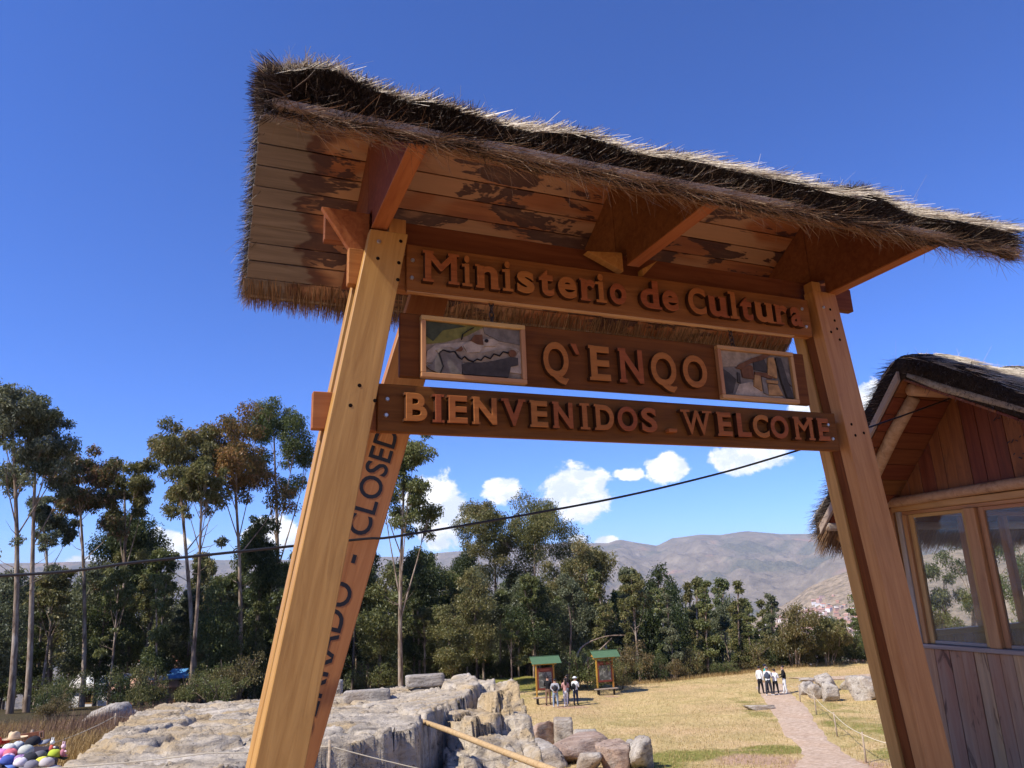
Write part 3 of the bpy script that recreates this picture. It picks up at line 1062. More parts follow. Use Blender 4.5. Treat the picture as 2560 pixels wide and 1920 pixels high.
def painted(text, s0, s1, off, cap, origin, xdir, updir, nrm, mat, parent, bold=0.01, thick=0.0012):
    """flat painted lettering: text runs from origin+xdir*s0 to s1; cap = height along updir"""
    Vs, Fs = [], []
    cu = bpy.data.curves.new('g', 'FONT')
    cu.body = text
    cu.offset = bold
    cu.resolution_u = 4
    to = bpy.data.objects.new('g', cu)
    COL.objects.link(to)
    dg = bpy.context.evaluated_depsgraph_get()
    me = bpy.data.meshes.new_from_object(to.evaluated_get(dg))
    V = np.array([v.co[:] for v in me.vertices])
    F = [tuple(q.vertices) for q in me.polygons]
    bpy.data.objects.remove(to)
    bpy.data.curves.remove(cu)
    bpy.data.meshes.remove(me)
    lo, hi = V.min(0), V.max(0)
    X = s0 + (V[:, 0] - lo[0]) / (hi[0] - lo[0]) * (s1 - s0)
    Y = off + (V[:, 1] - lo[1]) / (hi[1] - lo[1]) * cap
    O, xd, ud, nn = (np.array(v) for v in (origin, xdir, updir, nrm))
    P = O + X[:, None] * xd + Y[:, None] * ud + thick * nn
    return obj('lettering', mk('lettering', P, F, mat), parent)


org = Vector((K(0.774), yb0, 0.774))
painted('CERRADO  -  CLOSED', 0.085, 1.71, 0.062, 0.128, org, axis, -perp, (0, -1, 0), BLACK_PAINT, bar, 0.012)
# ------------------------------------------------------------------ the ticket hut
HX = 5.9
HRY, HRZ = 4.147, 3.085
HSL, HSL2 = 0.62, 1.08           # near (towards -Y) and far slope of its roof
hut = thing('ticket_hut', 'small wooden ticket hut with thatched roof and glazed windows beside the gate', 'hut', (6.9, 4.2, -0.3))
hz = lambda y: HRZ - (HSL2 if y > HRY else HSL) * abs(y - HRY)
rr = random.Random(5)
# gable boards
ys = [5.085, 4.95, 4.81, 4.67, 4.53, 4.42, 4.31, 4.185, 4.06, 3.95, 3.84, 3.70, 3.56, 3.43, 3.29, 3.16]
for a, b in zip(ys[:-1], ys[1:]):
    x = HX + rr.uniform(-0.004, 0.004)
    a2, b2 = a - 0.0025, b + 0.0025
    prism('wall_board', [(x, b2, 2.16), (x, a2, 2.16), (x + .022, a2, 2.16), (x + .022, b2, 2.16)],
          [(x, b2, hz(b2) - .01), (x, a2, hz(a2) - .01), (x + .022, a2, hz(a2) - .01), (x + .022, b2, hz(b2) - .01)], W_HUT, hut, 0.002, (0, 1, 0))
# lower boards
y = 5.075
while y > 3.2:
    w = rr.choice((0.085, 0.11, 0.125, 0.14, 0.10))
    x = HX + rr.uniform(-0.005, 0.005)
    plank('wall_board', (x, y - w / 2, -0.5), (x, y - w / 2, 0.893 + rr.uniform(-.003, 0)), (0, 1, 0), w - 0.004, 0.024, W_HUTLOW, hut, 0.0025)
    y -= w
# other three walls, boarded to the same height, open above
def wall_run(p, q, z0, z1, mat, w=0.13):
    p, q = Vector(p), Vector(q)
    L = (q - p).length
    n = max(1, int(L / w))
    d = (q - p) / n
    for i in range(n):
        c = p + d * (i + .5)
        plank('wall_board', (c.x, c.y, z0), (c.x, c.y, z1), d, d.length - .004, 0.022, mat, hut, 0.0)


X1, Y0, Y1 = 8.1, 3.17, 5.10
wall_run((HX + .05, Y1, 0), (X1, Y1, 0), -0.5, 0.97, W_HUTLOW)
wall_run((X1, Y1, 0), (X1, Y0, 0), -0.5, 0.97, W_HUTLOW)
wall_run((X1, Y1, 0), (X1, Y0, 0), 2.10, 2.45, W_HUT)
wall_run((HX + .05, Y0, 0), (X1, Y0, 0), -0.5, 2.15, W_HUTLOW)
# corner posts, studs
for x, y in ((HX + .055, Y1 - .05), (X1 - .05, Y1 - .05), (X1 - .05, Y0 + .05), (HX + .055, Y0 + .05)):
    box('corner_post', (x - .04, y - .04, -0.5), (x + .04, y + .04, 2.14), W_FRAME, hut, 0.003, 'z')
# log over the window, head board, sill
tube('log_lintel', [(HX - .035, 5.17, 2.172), (HX - .04, 4.9, 2.172), (HX - .036, 4.4, 2.185), (HX - .042, 3.9, 2.195), (HX - .04, 3.1, 2.20)], [.040, .044, .042, .046, .05], W_POLE, hut, 14)
box('head_board', (HX - .022, 3.16, 2.085), (HX + .02, 5.02, 2.143), W_FRAME, hut, 0.004, 'y')
box('head_board', (HX - .004, 3.16, 2.052), (HX + .05, 4.99, 2.083), W_FRAME, hut, 0.003, 'y')
box('window_sill', (HX - .035, 3.16, 0.895), (HX + .06, 4.975, 0.932), W_GREY, hut, 0.005, 'y')
box('corner_board', (HX - .012, 5.02, 0.9), (HX + .02, 5.085, 2.13), W_FRAME, hut, 0.003, 'z')
box('window_jamb', (HX - .03, 4.93, 0.934), (HX + .015, 4.978, 2.083), W_GREY, hut, 0.004, 'z')
box('window_jamb', (HX - .016, 4.885, 0.934), (HX + .04, 4.928, 2.05), W_FRAME, hut, 0.003, 'z')
GLASS, gnt, gb = material('window_glass')
gk = N(gnt)
gtr = gk.n('ShaderNodeBsdfTransparent')
gtr.inputs[0].default_value = (0.93, 0.95, 0.94, 1)
ggl = gk.n('ShaderNodeBsdfGlossy')
ggl.inputs['Roughness'].default_value = 0.02
gdu = gk.n('ShaderNodeBsdfDiffuse')
gdu.inputs[0].default_value = (0.55, 0.53, 0.5, 1)
fr = gk.n('ShaderNodeFresnel')
fr.inputs['IOR'].default_value = 1.35
gm = gk.n('ShaderNodeMixShader')
gk.link(fr.outputs[0], gm.inputs[0])
gk.link(gtr.outputs[0], gm.inputs[1])
gk.link(ggl.outputs[0], gm.inputs[2])
gm2 = gk.n('ShaderNodeMixShader')
dn = gk.noise(gk.coord((3, 12, 3)), 1.0, 4, 0.6)
gk.link(gk.ramp(dn, [(0.45, 0.015), (0.75, 0.16)]), gm2.inputs[0])
gk.link(gm.outputs[0], gm2.inputs[1])
gk.link(gdu.outputs[0], gm2.inputs[2])
gk.link(gm2.outputs[0], gnt.nodes['Material Output'].inputs['Surface'])


def window(y_hi, y_lo, stile=0.045, x=HX):
    """one glazed light of the front wall: stiles, rails and the pane are its sub-parts"""
    f = box('window', (x + .012, y_hi - .006, 0.94), (x + .05, y_hi, 2.048), W_FRAME, hut, 0.002, 'z')
    box('stile', (x + .010, y_hi - .006 - stile, 0.936), (x + .052, y_hi - .007, 2.05), W_FRAME, f, 0.003, 'z')
    box('stile', (x + .010, y_lo, 0.936), (x + .052, y_lo + stile, 2.05), W_FRAME, f, 0.003, 'z')
    box('rail', (x + .012, y_lo + stile, 0.936), (x + .05, y_hi - .007 - stile, 0.962), W_GREY, f, 0.003, 'y')
    box('rail', (x + .012, y_lo + stile, 2.02), (x + .05, y_hi - .007 - stile, 2.05), W_FRAME, f, 0.003, 'y')
    box('pane', (x + .029, y_lo + stile, 0.962), (x + .033, y_hi - .007 - stile, 2.02), GLASS, f, 0.0, 'y')


window(4.884, 4.312)
box('mullion', (HX - .028, 4.215, 0.934), (HX + .055, 4.308, 2.05), W_FRAME, hut, 0.004, 'z')
window(4.211, 3.70)
box('mullion', (HX - .028, 3.62, 0.934), (HX + .055, 3.695, 2.05), W_FRAME, hut, 0.004, 'z')
window(3.615, 3.19)
# far side opening (wall y = Y1) with its own sill, head and studs, and the rear window
box('window_sill', (HX + .1, Y1 - .05, 0.972), (X1 - .1, Y1 + .04, 1.02), W_FRAME, hut, 0.003)
box('head_board', (HX + .1, Y1 - .04, 2.06), (X1 - .1, Y1 + .02, 2.14), W_FRAME, hut, 0.003)
for xx in (6.03, 6.86, 7.45):
    box('stud', (xx, Y1 - .045, 1.022), (xx + .07, Y1 + .02, 2.058), W_FRAME, hut, 0.003, 'z')
box('window_sill', (X1 - .04, Y0 + .1, 0.972), (X1 + .04, Y1 - .1, 1.02), W_FRAME, hut, 0.003, 'y')
box('head_board', (X1 - .035, Y0 + .1, 2.05), (X1 + .02, Y1 - .1, 2.095), W_FRAME, hut, 0.003, 'y')
box('stud', (X1 - .04, 4.1, 1.022), (X1 + .03, 4.17, 2.048), W_FRAME, hut, 0.003, 'z')
# dark counter inside below the window
box('counter', (HX + .10, 3.3, 0.86), (HX + .55, 4.85, 0.90), plain('dark_counter', (0.03, 0.03, 0.035), 0.5), hut, 0.003, 'y')
# floor
box('floor_board', (HX + .03, Y0, -0.1), (X1, Y1, -0.05), W_HUTLOW, hut, 0.0)
# ridge log, rafter poles and roof boards
tube('ridge_log', [(5.31, HRY, 3.012), (5.7, HRY + .005, 3.022), (8.3, HRY, 3.02)], [.052, .055, .055], W_POLE, hut, 16)
tube('rafter_pole', [(5.40, 4.20, 2.965), (5.39, 4.45, 2.70), (5.41, 4.75, 2.37), (5.40, 5.22, 1.86)], [.052, .056, .054, .05], W_POLE, hut, 14)
tube('rafter_pole', [(5.40, 3.98, 3.045), (5.39, 3.6, 2.815), (5.41, 3.2, 2.555), (5.40, 2.7, 2.24)], [.047, .05, .05, .05], W_POLE, hut, 14)
tube('rafter_pole', [(5.27, 4.10, 3.12), (5.26, 3.8, 2.93), (5.27, 3.2, 2.60), (5.27, 2.7, 2.28)], [.035, .037, .035, .04], W_GREY, hut, 12)
tube('eave_pole', [(5.22, 5.17, 1.97), (6.2, 5.18, 1.975), (8.3, 5.17, 1.97)], [.04, .045, .045], W_GREY, hut, 12)
for side, sl, n, sp in ((1, HSL2, 10, 1.13), (-1, HSL, 11, 1.55)):
    for i in range(n):
        d0, d1 = sp * i / n, sp * (i + 1) / n
        ym = (d0 + d1) / 2
        plank('roof_board', (5.24, HRY + side * ym, HRZ - sl * ym + .012), (8.4, HRY + side * ym, HRZ - sl * ym + .012), (0, side, -sl),
              (d1 - d0) * math.hypot(1, sl) - .005, 0.02, W_HUT if side < 0 else W_RED, hut, 0.002)
# grey bargeboard on the left rake
prism('bargeboard', [(5.20, 4.16, 3.09), (5.232, 4.16, 3.09), (5.232, 4.16, 3.17), (5.20, 4.16, 3.17)],
      [(5.20, 5.25, 1.91), (5.232, 5.25, 1.91), (5.232, 5.25, 1.99), (5.20, 5.25, 1.99)], W_GREY, hut, 0.003, (0, 0, 1))
thatch_gable(hut, 5.22, 8.45, HRY, HRZ + .026, HSL, 1.58, 0.24, 21, 6000, 15000, 9000, 9000, sl2=HSL2, span2=1.16, hump=0.02)
# scrawled ink marks on the gable
for (y0, z0, n) in ((3.90, 2.73, 5), (3.83, 2.52, 6), (3.80, 2.40, 3)):
    for k in range(n):
        yy = y0 - .035 * k
        zz = z0 + rr.uniform(-.02, .025) + .006 * k
        plank('ink_mark', (HX - .0155, yy, zz), (HX - .0155, yy - rr.uniform(.012, .03), zz + rr.uniform(-.02, .025)), (0, .3, 1), rr.uniform(.006, .011), 0.002, BLACK_PAINT, hut, 0.0)

# ------------------------------------------------------------------ overhead cable
pts = [(-9.0, 3.55, 2.35), (-5.0, 3.68, 1.86), (-2.6, 3.77, 1.69), (-0.842, 3.835, 1.70), (-0.301, 3.84, 1.746), (0.384, 3.85, 1.807), (0.744, 3.855, 1.838), (0.978, 3.858, 1.858),
       (2.14, 3.875, 2.04), (3.0, 3.90, 2.215), (3.648, 3.92, 2.375), (4.4, 3.985, 2.575), (5.2, 4.08, 2.80), (5.87, 4.17, 2.995)]


def spline(pts, n=6):
    P = [Vector(p) for p in pts]
    out = []
    for i in range(len(P) - 1):
        p0, p1, p2, p3 = P[max(i - 1, 0)], P[i], P[i + 1], P[min(i + 2, len(P) - 1)]
        for k in range(n):
            t = k / n
            out.append(0.5 * ((2 * p1) + (p2 - p0) * t + (2 * p0 - 5 * p1 + 4 * p2 - p3) * t * t + (3 * p1 - p0 - 3 * p2 + p3) * t ** 3))
    out.append(P[-1])
    return out


tag(tube('overhead_cable', spline(pts), 0.0068, CABLE, None, 8), 'black cable sagging through the gate from the hut gable', 'cable')
# ------------------------------------------------------------------ terrain
_AR = [-60, 0, 4, 6, 8, 12, 18, 24, 30, 43, 57]
_ZR = [0.3, 0, -0.02, -.2, -.7, -2.0, -3.5, -4.5, -5.0, -5.95, -6.3]
_AL = [-60, 0, 4, 8, 12, 18, 24, 30, 43, 52, 60, 75, 110, 160, 300, 500]
_ZL = [0.3, 0, 0, -.45, -1.0, -1.8, -2.5, -3.2, -4.6, -5.5, -6.6, -9.5, -15, -23, -55, -75]
_DE = [0, 3, 8, 20, 35, 55, 95, 240, 450]
_DZ = [0, .55, 2.3, 7.5, 13.5, 20, 32, 56, 76]


def edge_a(t):
    return np.interp(t, [-.6, -.25, 0.0, .05, .12, .17, .22, .3, .36, .45, .7], [60, 62, 66, 66, 58, 59.5, 61.5, 64, 66, 67, 68])


def ground_ab(a, b):
    a, b = np.asarray(a, float), np.asarray(b, float)
    t = b / np.maximum(a, 3.0)
    e = edge_a(t)
    sh = 3.2 * smooth01((t - .45) / .25) * smooth01((26 - a) / 14)
    ar = a - sh
    an = np.where(ar < 30, ar, 30 + (ar - 30) * 27.0 / (e - 30))
    zr = np.interp(np.minimum(an, 57), _AR, _ZR) - np.interp(np.maximum(a - e, 0), _DE, _DZ)
    zl = np.interp(a, _AL, _ZL)
    w = smooth01((t + .45) / .22)
    z = zl * (1 - w) + zr * w
    amp = 0.05 + 0.10 * smooth01((a - 8) / 20)
    z = z + amp * fbm(a * .16 + 40, b * .16, 4, 3) + .02 * fbm(a * .9, b * .9, 3, 8)
    return z


def ab(x, y):
    return x * E1[0] + y * E1[1], x * E2[0] + y * E2[1]


def xy(a, b):
    return a * E1[0] + b * E2[0], a * E1[1] + b * E2[1]


def gz(x, y):
    a, b = ab(np.asarray(x, float), np.asarray(y, float))
    return ground_ab(a, b)


def P3(a, b, dz=0.0):
    x, y = xy(a, b)
    return Vector((float(x), float(y), float(ground_ab(a, b)) + dz))


def attr_mat(name, fn):
    m, nt, b = material(name)
    fn(N(nt), b)
    return m


def gblob(A, B, blobs):
    o = np.zeros_like(A)
    for a, b, ra, rb, w in blobs:
        o = np.maximum(o, w * np.exp(-((A - a) / ra) ** 2 - ((B - b) / rb) ** 2))
    return o


def add_attr(me, name, arr):
    at = me.attributes.new(name, 'FLOAT', 'POINT')
    at.data.foreach_set('value', np.asarray(arr, dtype=np.float32))


# polar ground sheet, finer in the direction of the view
th = np.radians(np.concatenate((np.arange(-180, -48, 4.0), np.arange(-48, 52, 0.32), np.arange(52, 180, 4.0))))
rad = np.concatenate(([0.0], np.geomspace(0.8, 9, 40), np.geomspace(9.2, 80, 230)[0:], np.geomspace(82, 460, 60)))
TH, RD = np.meshgrid(th, rad, indexing='ij')
GA, GB = RD * np.cos(TH), RD * np.sin(TH)
GZ = ground_ab(GA, GB)
X, Y = xy(GA, GB)
nT, nR = TH.shape
idx = np.arange(nT * nR).reshape(nT, nR)
idw = np.vstack((idx, idx[:1]))
Fg = np.stack((idw[:-1, :-1], idw[:-1, 1:], idw[1:, 1:], idw[1:, :-1]), -1).reshape(-1, 4)


def ground_shader(k, b):
    pos = k.n('ShaderNodeNewGeometry').outputs['Position']
    def pn(scale, det=5, r=.6, d=0.0, sc=(1, 1, 1)):
        mp = k.n('ShaderNodeMapping')
        mp.inputs['Scale'].default_value = sc
        k.link(pos, mp.inputs['Vector'])
        return k.noise(mp.outputs[0], scale, det, r, d)
    green = k.n('ShaderNodeAttribute', attribute_name='green').outputs['Fac']
    dirt = k.n('ShaderNodeAttribute', attribute_name='dirt').outputs['Fac']
    wood_ = k.n('ShaderNodeAttribute', attribute_name='forest').outputs['Fac']
    n1, n2, n3 = pn(.55, 5, .62, .6), pn(7.0, 4, .65, .3, (1, 1, 1)), pn(.16, 3, .5)
    dry = k.ramp(n2, [(0.28, (0.36, 0.245, 0.095)), (0.5, (0.58, 0.415, 0.185)), (0.72, (0.74, 0.57, 0.30))])
    dry = k.mix(k.ramp(n1, [(0.40, 0.0), (0.62, 0.75)]), dry, k.ramp(n2, [(0.3, (0.26, 0.21, 0.068)), (0.7, (0.48, 0.385, 0.15))]))
    dry = k.mix(k.ramp(n3, [(0.42, 0.0), (0.66, 0.55)]), dry, k.ramp(n2, [(0.3, (0.47, 0.285, 0.15)), (0.7, (0.68, 0.455, 0.265))]))
    grn = k.ramp(n2, [(0.28, (0.115, 0.115, 0.024)), (0.5, (0.22, 0.205, 0.048)), (0.75, (0.36, 0.315, 0.10))])
    gm = k.math('ADD', green, k.math('MULTIPLY', k.math('SUBTRACT', n1, 0.5), 1.1))
    col = k.mix(k.ramp(gm, [(0.32, 0.0), (0.62, 1.0)]), dry, grn)
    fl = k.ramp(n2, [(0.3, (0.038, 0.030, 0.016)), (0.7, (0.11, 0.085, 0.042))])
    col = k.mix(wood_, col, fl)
    dm = k.math('ADD', dirt, k.math('MULTIPLY', k.math('SUBTRACT', n1, 0.5), 0.7))
    dc = k.ramp(n2, [(0.3, (0.36, 0.215, 0.135)), (0.7, (0.56, 0.37, 0.245))])
    col = k.mix(k.ramp(dm, [(0.40, 0.0), (0.62, 1.0)]), col, dc)
    k.link(col, b.inputs['Base Color'])
    b.inputs['Roughness'].default_value = 0.95
    b.inputs['Specular IOR Level'].default_value = 0.1
    k.bump(b, k.math('ADD', n2, k.math('MULTIPLY', pn(26, 3), .4)), 0.09, 0.8)


GROUND = attr_mat('meadow_ground', ground_shader)
gme = mk('ground', np.stack((X, Y, GZ), -1).reshape(-1, 3), Fg, GROUND, smooth=True)
gt = GB / np.maximum(GA, 3)
edge = edge_a(gt)
add_attr(gme, 'green', np.clip(gblob(GA, GB, [(30.0, 6.5, 1.6, 3.2, .95), (30.8, 9.6, 1.3, 1.6, .95), (28, 4.4, 1.6, 1.6, .8), (61, 0.5, 7, 3.2, 1.0), (56, 2.4, 5, 1.5, .75), (66, -3, 8, 5, 1), (50, 4, 3, 1.6, .35),
                                              (36, 15.2, 7, 2.2, .62), (28, 14, 5, 2.2, .65), (44, 17, 5, 1.4, .5), (47.5, 13.2, 5, 1.2, .55), (41, 12.2, 4, .9, .5), (56, 11, 3, 6, .35)]), 0, 1).ravel())
near = smooth01((9.5 - GA) / 4) * smooth01((GB + 6) / 3)
add_attr(gme, 'dirt', np.clip(np.maximum(near, gblob(GA, GB, [(48.0, 2.9, .9, 1.5, .85), (49.2, 1.6, .9, 1.0, .7), (52.6, 5.9, .6, .8, .8), (33.4, 4.6, 1.5, 2.0, .42), (28.4, 8.2, 2.0, 2.4, .8), (26.5, 10, 2, 3, .8), (30.8, 7.8, .8, 2.0, .45),
                                                             (56.2, 22.9, .7, 2.4, .8), (55.7, 20.8, .8, 1.0, .8), (51.8, 19.4, 1.4, .7, .6)])), 0, 1).ravel())
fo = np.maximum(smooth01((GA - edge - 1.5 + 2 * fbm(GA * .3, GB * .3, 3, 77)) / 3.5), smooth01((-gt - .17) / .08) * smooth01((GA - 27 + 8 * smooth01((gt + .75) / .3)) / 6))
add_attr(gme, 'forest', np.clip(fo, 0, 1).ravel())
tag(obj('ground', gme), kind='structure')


# gravel path laid over the meadow, a few millimetres proud
PL = [(20, 4.2), (23.5, 6.9), (26.5, 8.75), (28.6, 9.9), (30.5, 10.55), (33.9, 11.07), (38, 12.2), (42.7, 13.37), (48, 14.7), (53.5, 15.97), (56.3, 16.95)]
PR = [(20, 8.4), (23.0, 10.2), (25.8, 11.1), (26.7, 11.2), (29.35, 11.65), (33.76, 12.73), (38, 13.9), (42.9, 15.41), (47, 16.4), (51.2, 17.34), (54.4, 18.27)]


def strip_mesh(name, Lp, Rp, n, m, mat, dz, seed, wob=.16):
    t = np.linspace(0, 1, n)
    def samp(P):
        P = np.array(P, float)
        s = np.linspace(0, 1, len(P))
        return np.stack((np.interp(t, s, P[:, 0]), np.interp(t, s, P[:, 1])), -1)
    Lq, Rq = samp(Lp), samp(Rp)
    Lq[:, 1] += wob * fbm(t * n * .23, t * 0, 3, seed)
    Rq[:, 1] += wob * fbm(t * n * .23, t * 0 + 9, 3, seed + 4)
    u = np.linspace(0, 1, m)
    Q = Lq[:, None] * (1 - u)[None, :, None] + Rq[:, None] * u[None, :, None]
    A, B = Q[..., 0], Q[..., 1]
    x, y = xy(A, B)
    z = ground_ab(A, B) + dz - 0.02 * ((u < .01) | (u > .99))[None]
    ii = np.arange(n * m).reshape(n, m)
    F = np.stack((ii[:-1, :-1], ii[1:, :-1], ii[1:, 1:], ii[:-1, 1:]), -1).reshape(-1, 4)[:, ::-1]
    return mk(name, np.stack((x, y, z), -1).reshape(-1, 3), F, mat, smooth=True)


def path_shader(k, b):
    pos = k.n('ShaderNodeNewGeometry').outputs['Position']
    n1, n2 = k.noise(pos, 5.5, 5, .7), k.noise(pos, .6, 3, .6)
    col = k.ramp(n1, [(0.32, (0.33, 0.225, 0.15)), (0.55, (0.54, 0.40, 0.285)), (0.75, (0.68, 0.54, 0.42))])
    col = k.mix(k.ramp(n2, [(0.4, 0.0), (0.7, 0.4)]), col, (0.45, 0.29, 0.18))
    k.link(col, b.inputs['Base Color'])
    b.inputs['Roughness'].default_value = 0.95
    b.inputs['Specular IOR Level'].default_value = 0.1
    k.bump(b, n1, 0.05, 0.8)


PATHM = attr_mat('gravel_path', path_shader)
tag(obj('path', strip_mesh('path', PL, PR, 150, 9, PATHM, 0.03, 5)), kind='structure')
tag(obj('path', strip_mesh('path', [(58.6, 19.3), (57.2, 22.0), (58.6, 25.5), (59, 29)], [(57.0, 20.3), (55.9, 22.5), (56.9, 25.6), (57, 29)], 50, 5, PATHM, 0.05, 8, .1)), kind='structure')

# ------------------------------------------------------------------ far terrain: valley, hill with the town, mountains
AZ = [-90, -40, -25.8, -17.8, -7.86, -6.49, -4.5, .13, 4.15, 5.68, 6.9, 7.52, 7.92, 9.02, 10.5, 10.65, 11.73, 12.62, 13.81, 15.25, 16.7, 17.27, 19.47, 22.95, 25.0, 28.3, 30.9, 34.5, 50, 90]
EL = [.035, .038, .0396, .0362, .0362, .0386, .0406, .0441, .0472, .0445, .0436, .0468, .047, .0425, .0378, .0382, .0466, .0474, .049, .0472, .0499, .0504, .0448, .0419, .0407, .0489, .0535, .0532, .045, .04]
A2 = [10, 15.96, 17.43, 19.12, 19.99, 20.87, 21.98, 23.08, 24.69, 26.96, 30.6, 34.2, 60, 95]
Z2 = [-.10, -.072, -.0502, -.0413, -.0322, -.0212, -.0132, -.0063, .003, .0078, .0175, .0229, .02, .0]
RM, RH = 9200.0, 3300.0


def ridged(x, y, oct, seed):
    s, amp, tot = 0, 1.0, 0
    for o in range(oct):
        s = s + amp * (1 - np.abs(2 * vnoise(x, y, seed + 31 * o) - 1))
        tot += amp
        amp *= .52
        x, y = x * 2.07 + 3.3, y * 2.07 + 1.9
    return s / tot


def far_z(azd, r):
    az = np.radians(azd)
    zr = np.interp(azd, AZ, EL) * RM + 1.6
    zv = -345 + 25 * fbm(azd * .2, r * .0008, 3, 12)
    t = np.clip((r - 4700) / (RM - 4700), 0, 1)
    u, v = r * np.sin(az) / 1000.0, r * np.cos(az) / 1000.0
    rd = ridged(u * .85 + .25 * v, v * .55 - .2 * u, 5, 5)
    rd2 = ridged(u * 2.4 + .6 * v, v * 1.5, 4, 19)
    zm = zv + (zr - zv) * (0.72 * t + 0.28 * t ** 2.2) + (rd - .55) * 520 * np.clip(3.2 * t * (1 - t), 0, 1) + (rd2 - .55) * 190 * np.clip(3.5 * t * (1 - t) + .06 * (t > .3), 0, 1)
    zm = np.where(r > RM, zr - (r - RM) * .12 + 40 * (rd - .5) * np.clip((r - RM) / 600, 0, 1), zm)
    # lower line of foothills in front
    f = np.exp(-((r - 6000) / 700) ** 2) * np.clip(fbm(azd * .35, azd * 0 + 3, 2, 41) + .25, 0, 1) * 190
    zm = zm + f * (1 - t)
    # near hill carrying the town
    z2 = np.interp(azd, A2, Z2) * RH + 1.6
    hh = np.clip(1 - np.abs(r - RH) / np.where(r < RH, 1150, 1500), 0, 1)
    hh = hh ** np.where(r < RH, 0.95, 1.4)
    zh = zv + 30 + (z2 - zv - 30) * hh + 26 * (ridged(u * 5, v * 4, 4, 91) - .5) * hh * (1.02 - hh) * 3
    zz = np.where(azd > 9, np.maximum(zm, zh), zm)
    # fall away from the near woods
    tn = smooth01((r - 420) / 1500)
    return -72 * (1 - tn) + zz * tn


azs = np.concatenate((np.arange(-88, -34, 2.0), np.arange(-34, 38, .1), np.arange(38, 92, 2.0)))
rs = np.concatenate((np.geomspace(430, 2100, 26), np.linspace(2150, 4200, 120), np.linspace(4260, 9200, 170), np.array([9240, 9300, 9400, 9600, 10000, 10800])))
AZg, Rg = np.meshgrid(azs, rs, indexing='ij')
Zf = far_z(AZg, Rg)
fx, fy = xy(Rg * np.cos(np.radians(AZg)), Rg * np.sin(np.radians(AZg)))
ii = np.arange(AZg.size).reshape(AZg.shape)
Ff = np.stack((ii[:-1, :-1], ii[:-1, 1:], ii[1:, 1:], ii[1:, :-1]), -1).reshape(-1, 4)


def far_shader(k, b):
    pos = k.n('ShaderNodeNewGeometry').outputs['Position']
    def pn(scale, det=6, r=.6, d=0.0):
        return k.noise(pos, scale, det, r, d)
    nb, nm, nf = pn(.0011, 6, .6, .6), pn(.006, 6, .65), pn(.03, 4, .6)
    col = k.ramp(nm, [(0.3, (0.10, 0.08, 0.055)), (0.55, (0.19, 0.15, 0.105)), (0.75, (0.29, 0.235, 0.165))])
    col = k.mix(k.ramp(nb, [(0.53, 0.0), (0.60, 0.8)]), col, k.ramp(nf, [(0.35, (0.045, 0.055, 0.035)), (0.65, (0.12, 0.115, 0.075))]))
    col = k.mix(k.ramp(pn(.0017, 3, .5, .3), [(0.63, 0.0), (0.70, 0.6)]), col, (0.36, 0.19, 0.13))
    hillm = k.n('ShaderNodeAttribute', attribute_name='hill').outputs['Fac']
    hc = k.ramp(k.math('ADD', k.math('MULTIPLY', nf, .6), k.math('MULTIPLY', pn(.09, 3), .4)), [(0.36, (0.13, 0.105, 0.06)), (0.52, (0.30, 0.22, 0.14)), (0.7, (0.42, 0.32, 0.22))])
    col = k.mix(hillm, col, hc)
    k.link(col, b.inputs['Base Color'])
    b.inputs['Roughness'].default_value = 1.0
    b.inputs['Specular IOR Level'].default_value = 0.0
    k.bump(b, k.math('ADD', nm, k.math('MULTIPLY', nf, .35)), 70.0, 0.8)


fme = mk('mountains', np.stack((fx, fy, Zf), -1).reshape(-1, 3), Ff, attr_mat('dry_mountain', far_shader), smooth=True)
add_attr(fme, 'hill', (smooth01((AZg - 12) / 3) * smooth01((Rg - 1900) / 300) * smooth01((4300 - Rg) / 500)).ravel())
tag(obj('mountains', fme), kind='structure')

# air: one pale box of haze from below the valley floor to above the highest crest
zlo, zhi = float(Zf.min()) - 60, float(Zf.max()) + 60
Vh = []
for z in (zlo, zhi):
    for a, b in ((-2000, -12500), (11500, -12500), (11500, 12500), (-2000, 12500)):
        x, y = xy(a, b)
        Vh.append((float(x), float(y), z))
HZ, hnt, hb = material('haze_air')
hnt.nodes.remove(hb)
pv = hnt.nodes.new('ShaderNodeVolumePrincipled')
pv.inputs['Color'].default_value = (0.80, 0.87, 1.0, 1)
pv.inputs['Density'].default_value = 0.000050
pv.inputs['Anisotropy'].default_value = 0.0
hnt.links.new(pv.outputs[0], hnt.nodes['Material Output'].inputs['Volume'])
tag(obj('haze', mk('haze', Vh, [f[::-1] for f in BOXF], HZ)), kind='stuff')

# the town on the hillside: each house a box with a pitched or flat roof
WALLS = [plain('house_wall_' + n, c, .9, .1) for n, c in (('brick', (0.42, 0.24, 0.17)), ('adobe', (0.45, 0.34, 0.25)), ('white', (0.72, 0.68, 0.64)), ('cream', (0.62, 0.52, 0.42)), ('rose', (0.50, 0.33, 0.28)))]
ROOFS = [plain('house_roof_' + n, c, .9, .1) for n, c in (('tile', (0.45, 0.20, 0.13)), ('pale_tile', (0.55, 0.33, 0.25)), ('tin', (0.52, 0.48, 0.45)), ('dark', (0.16, 0.13, 0.13)))]


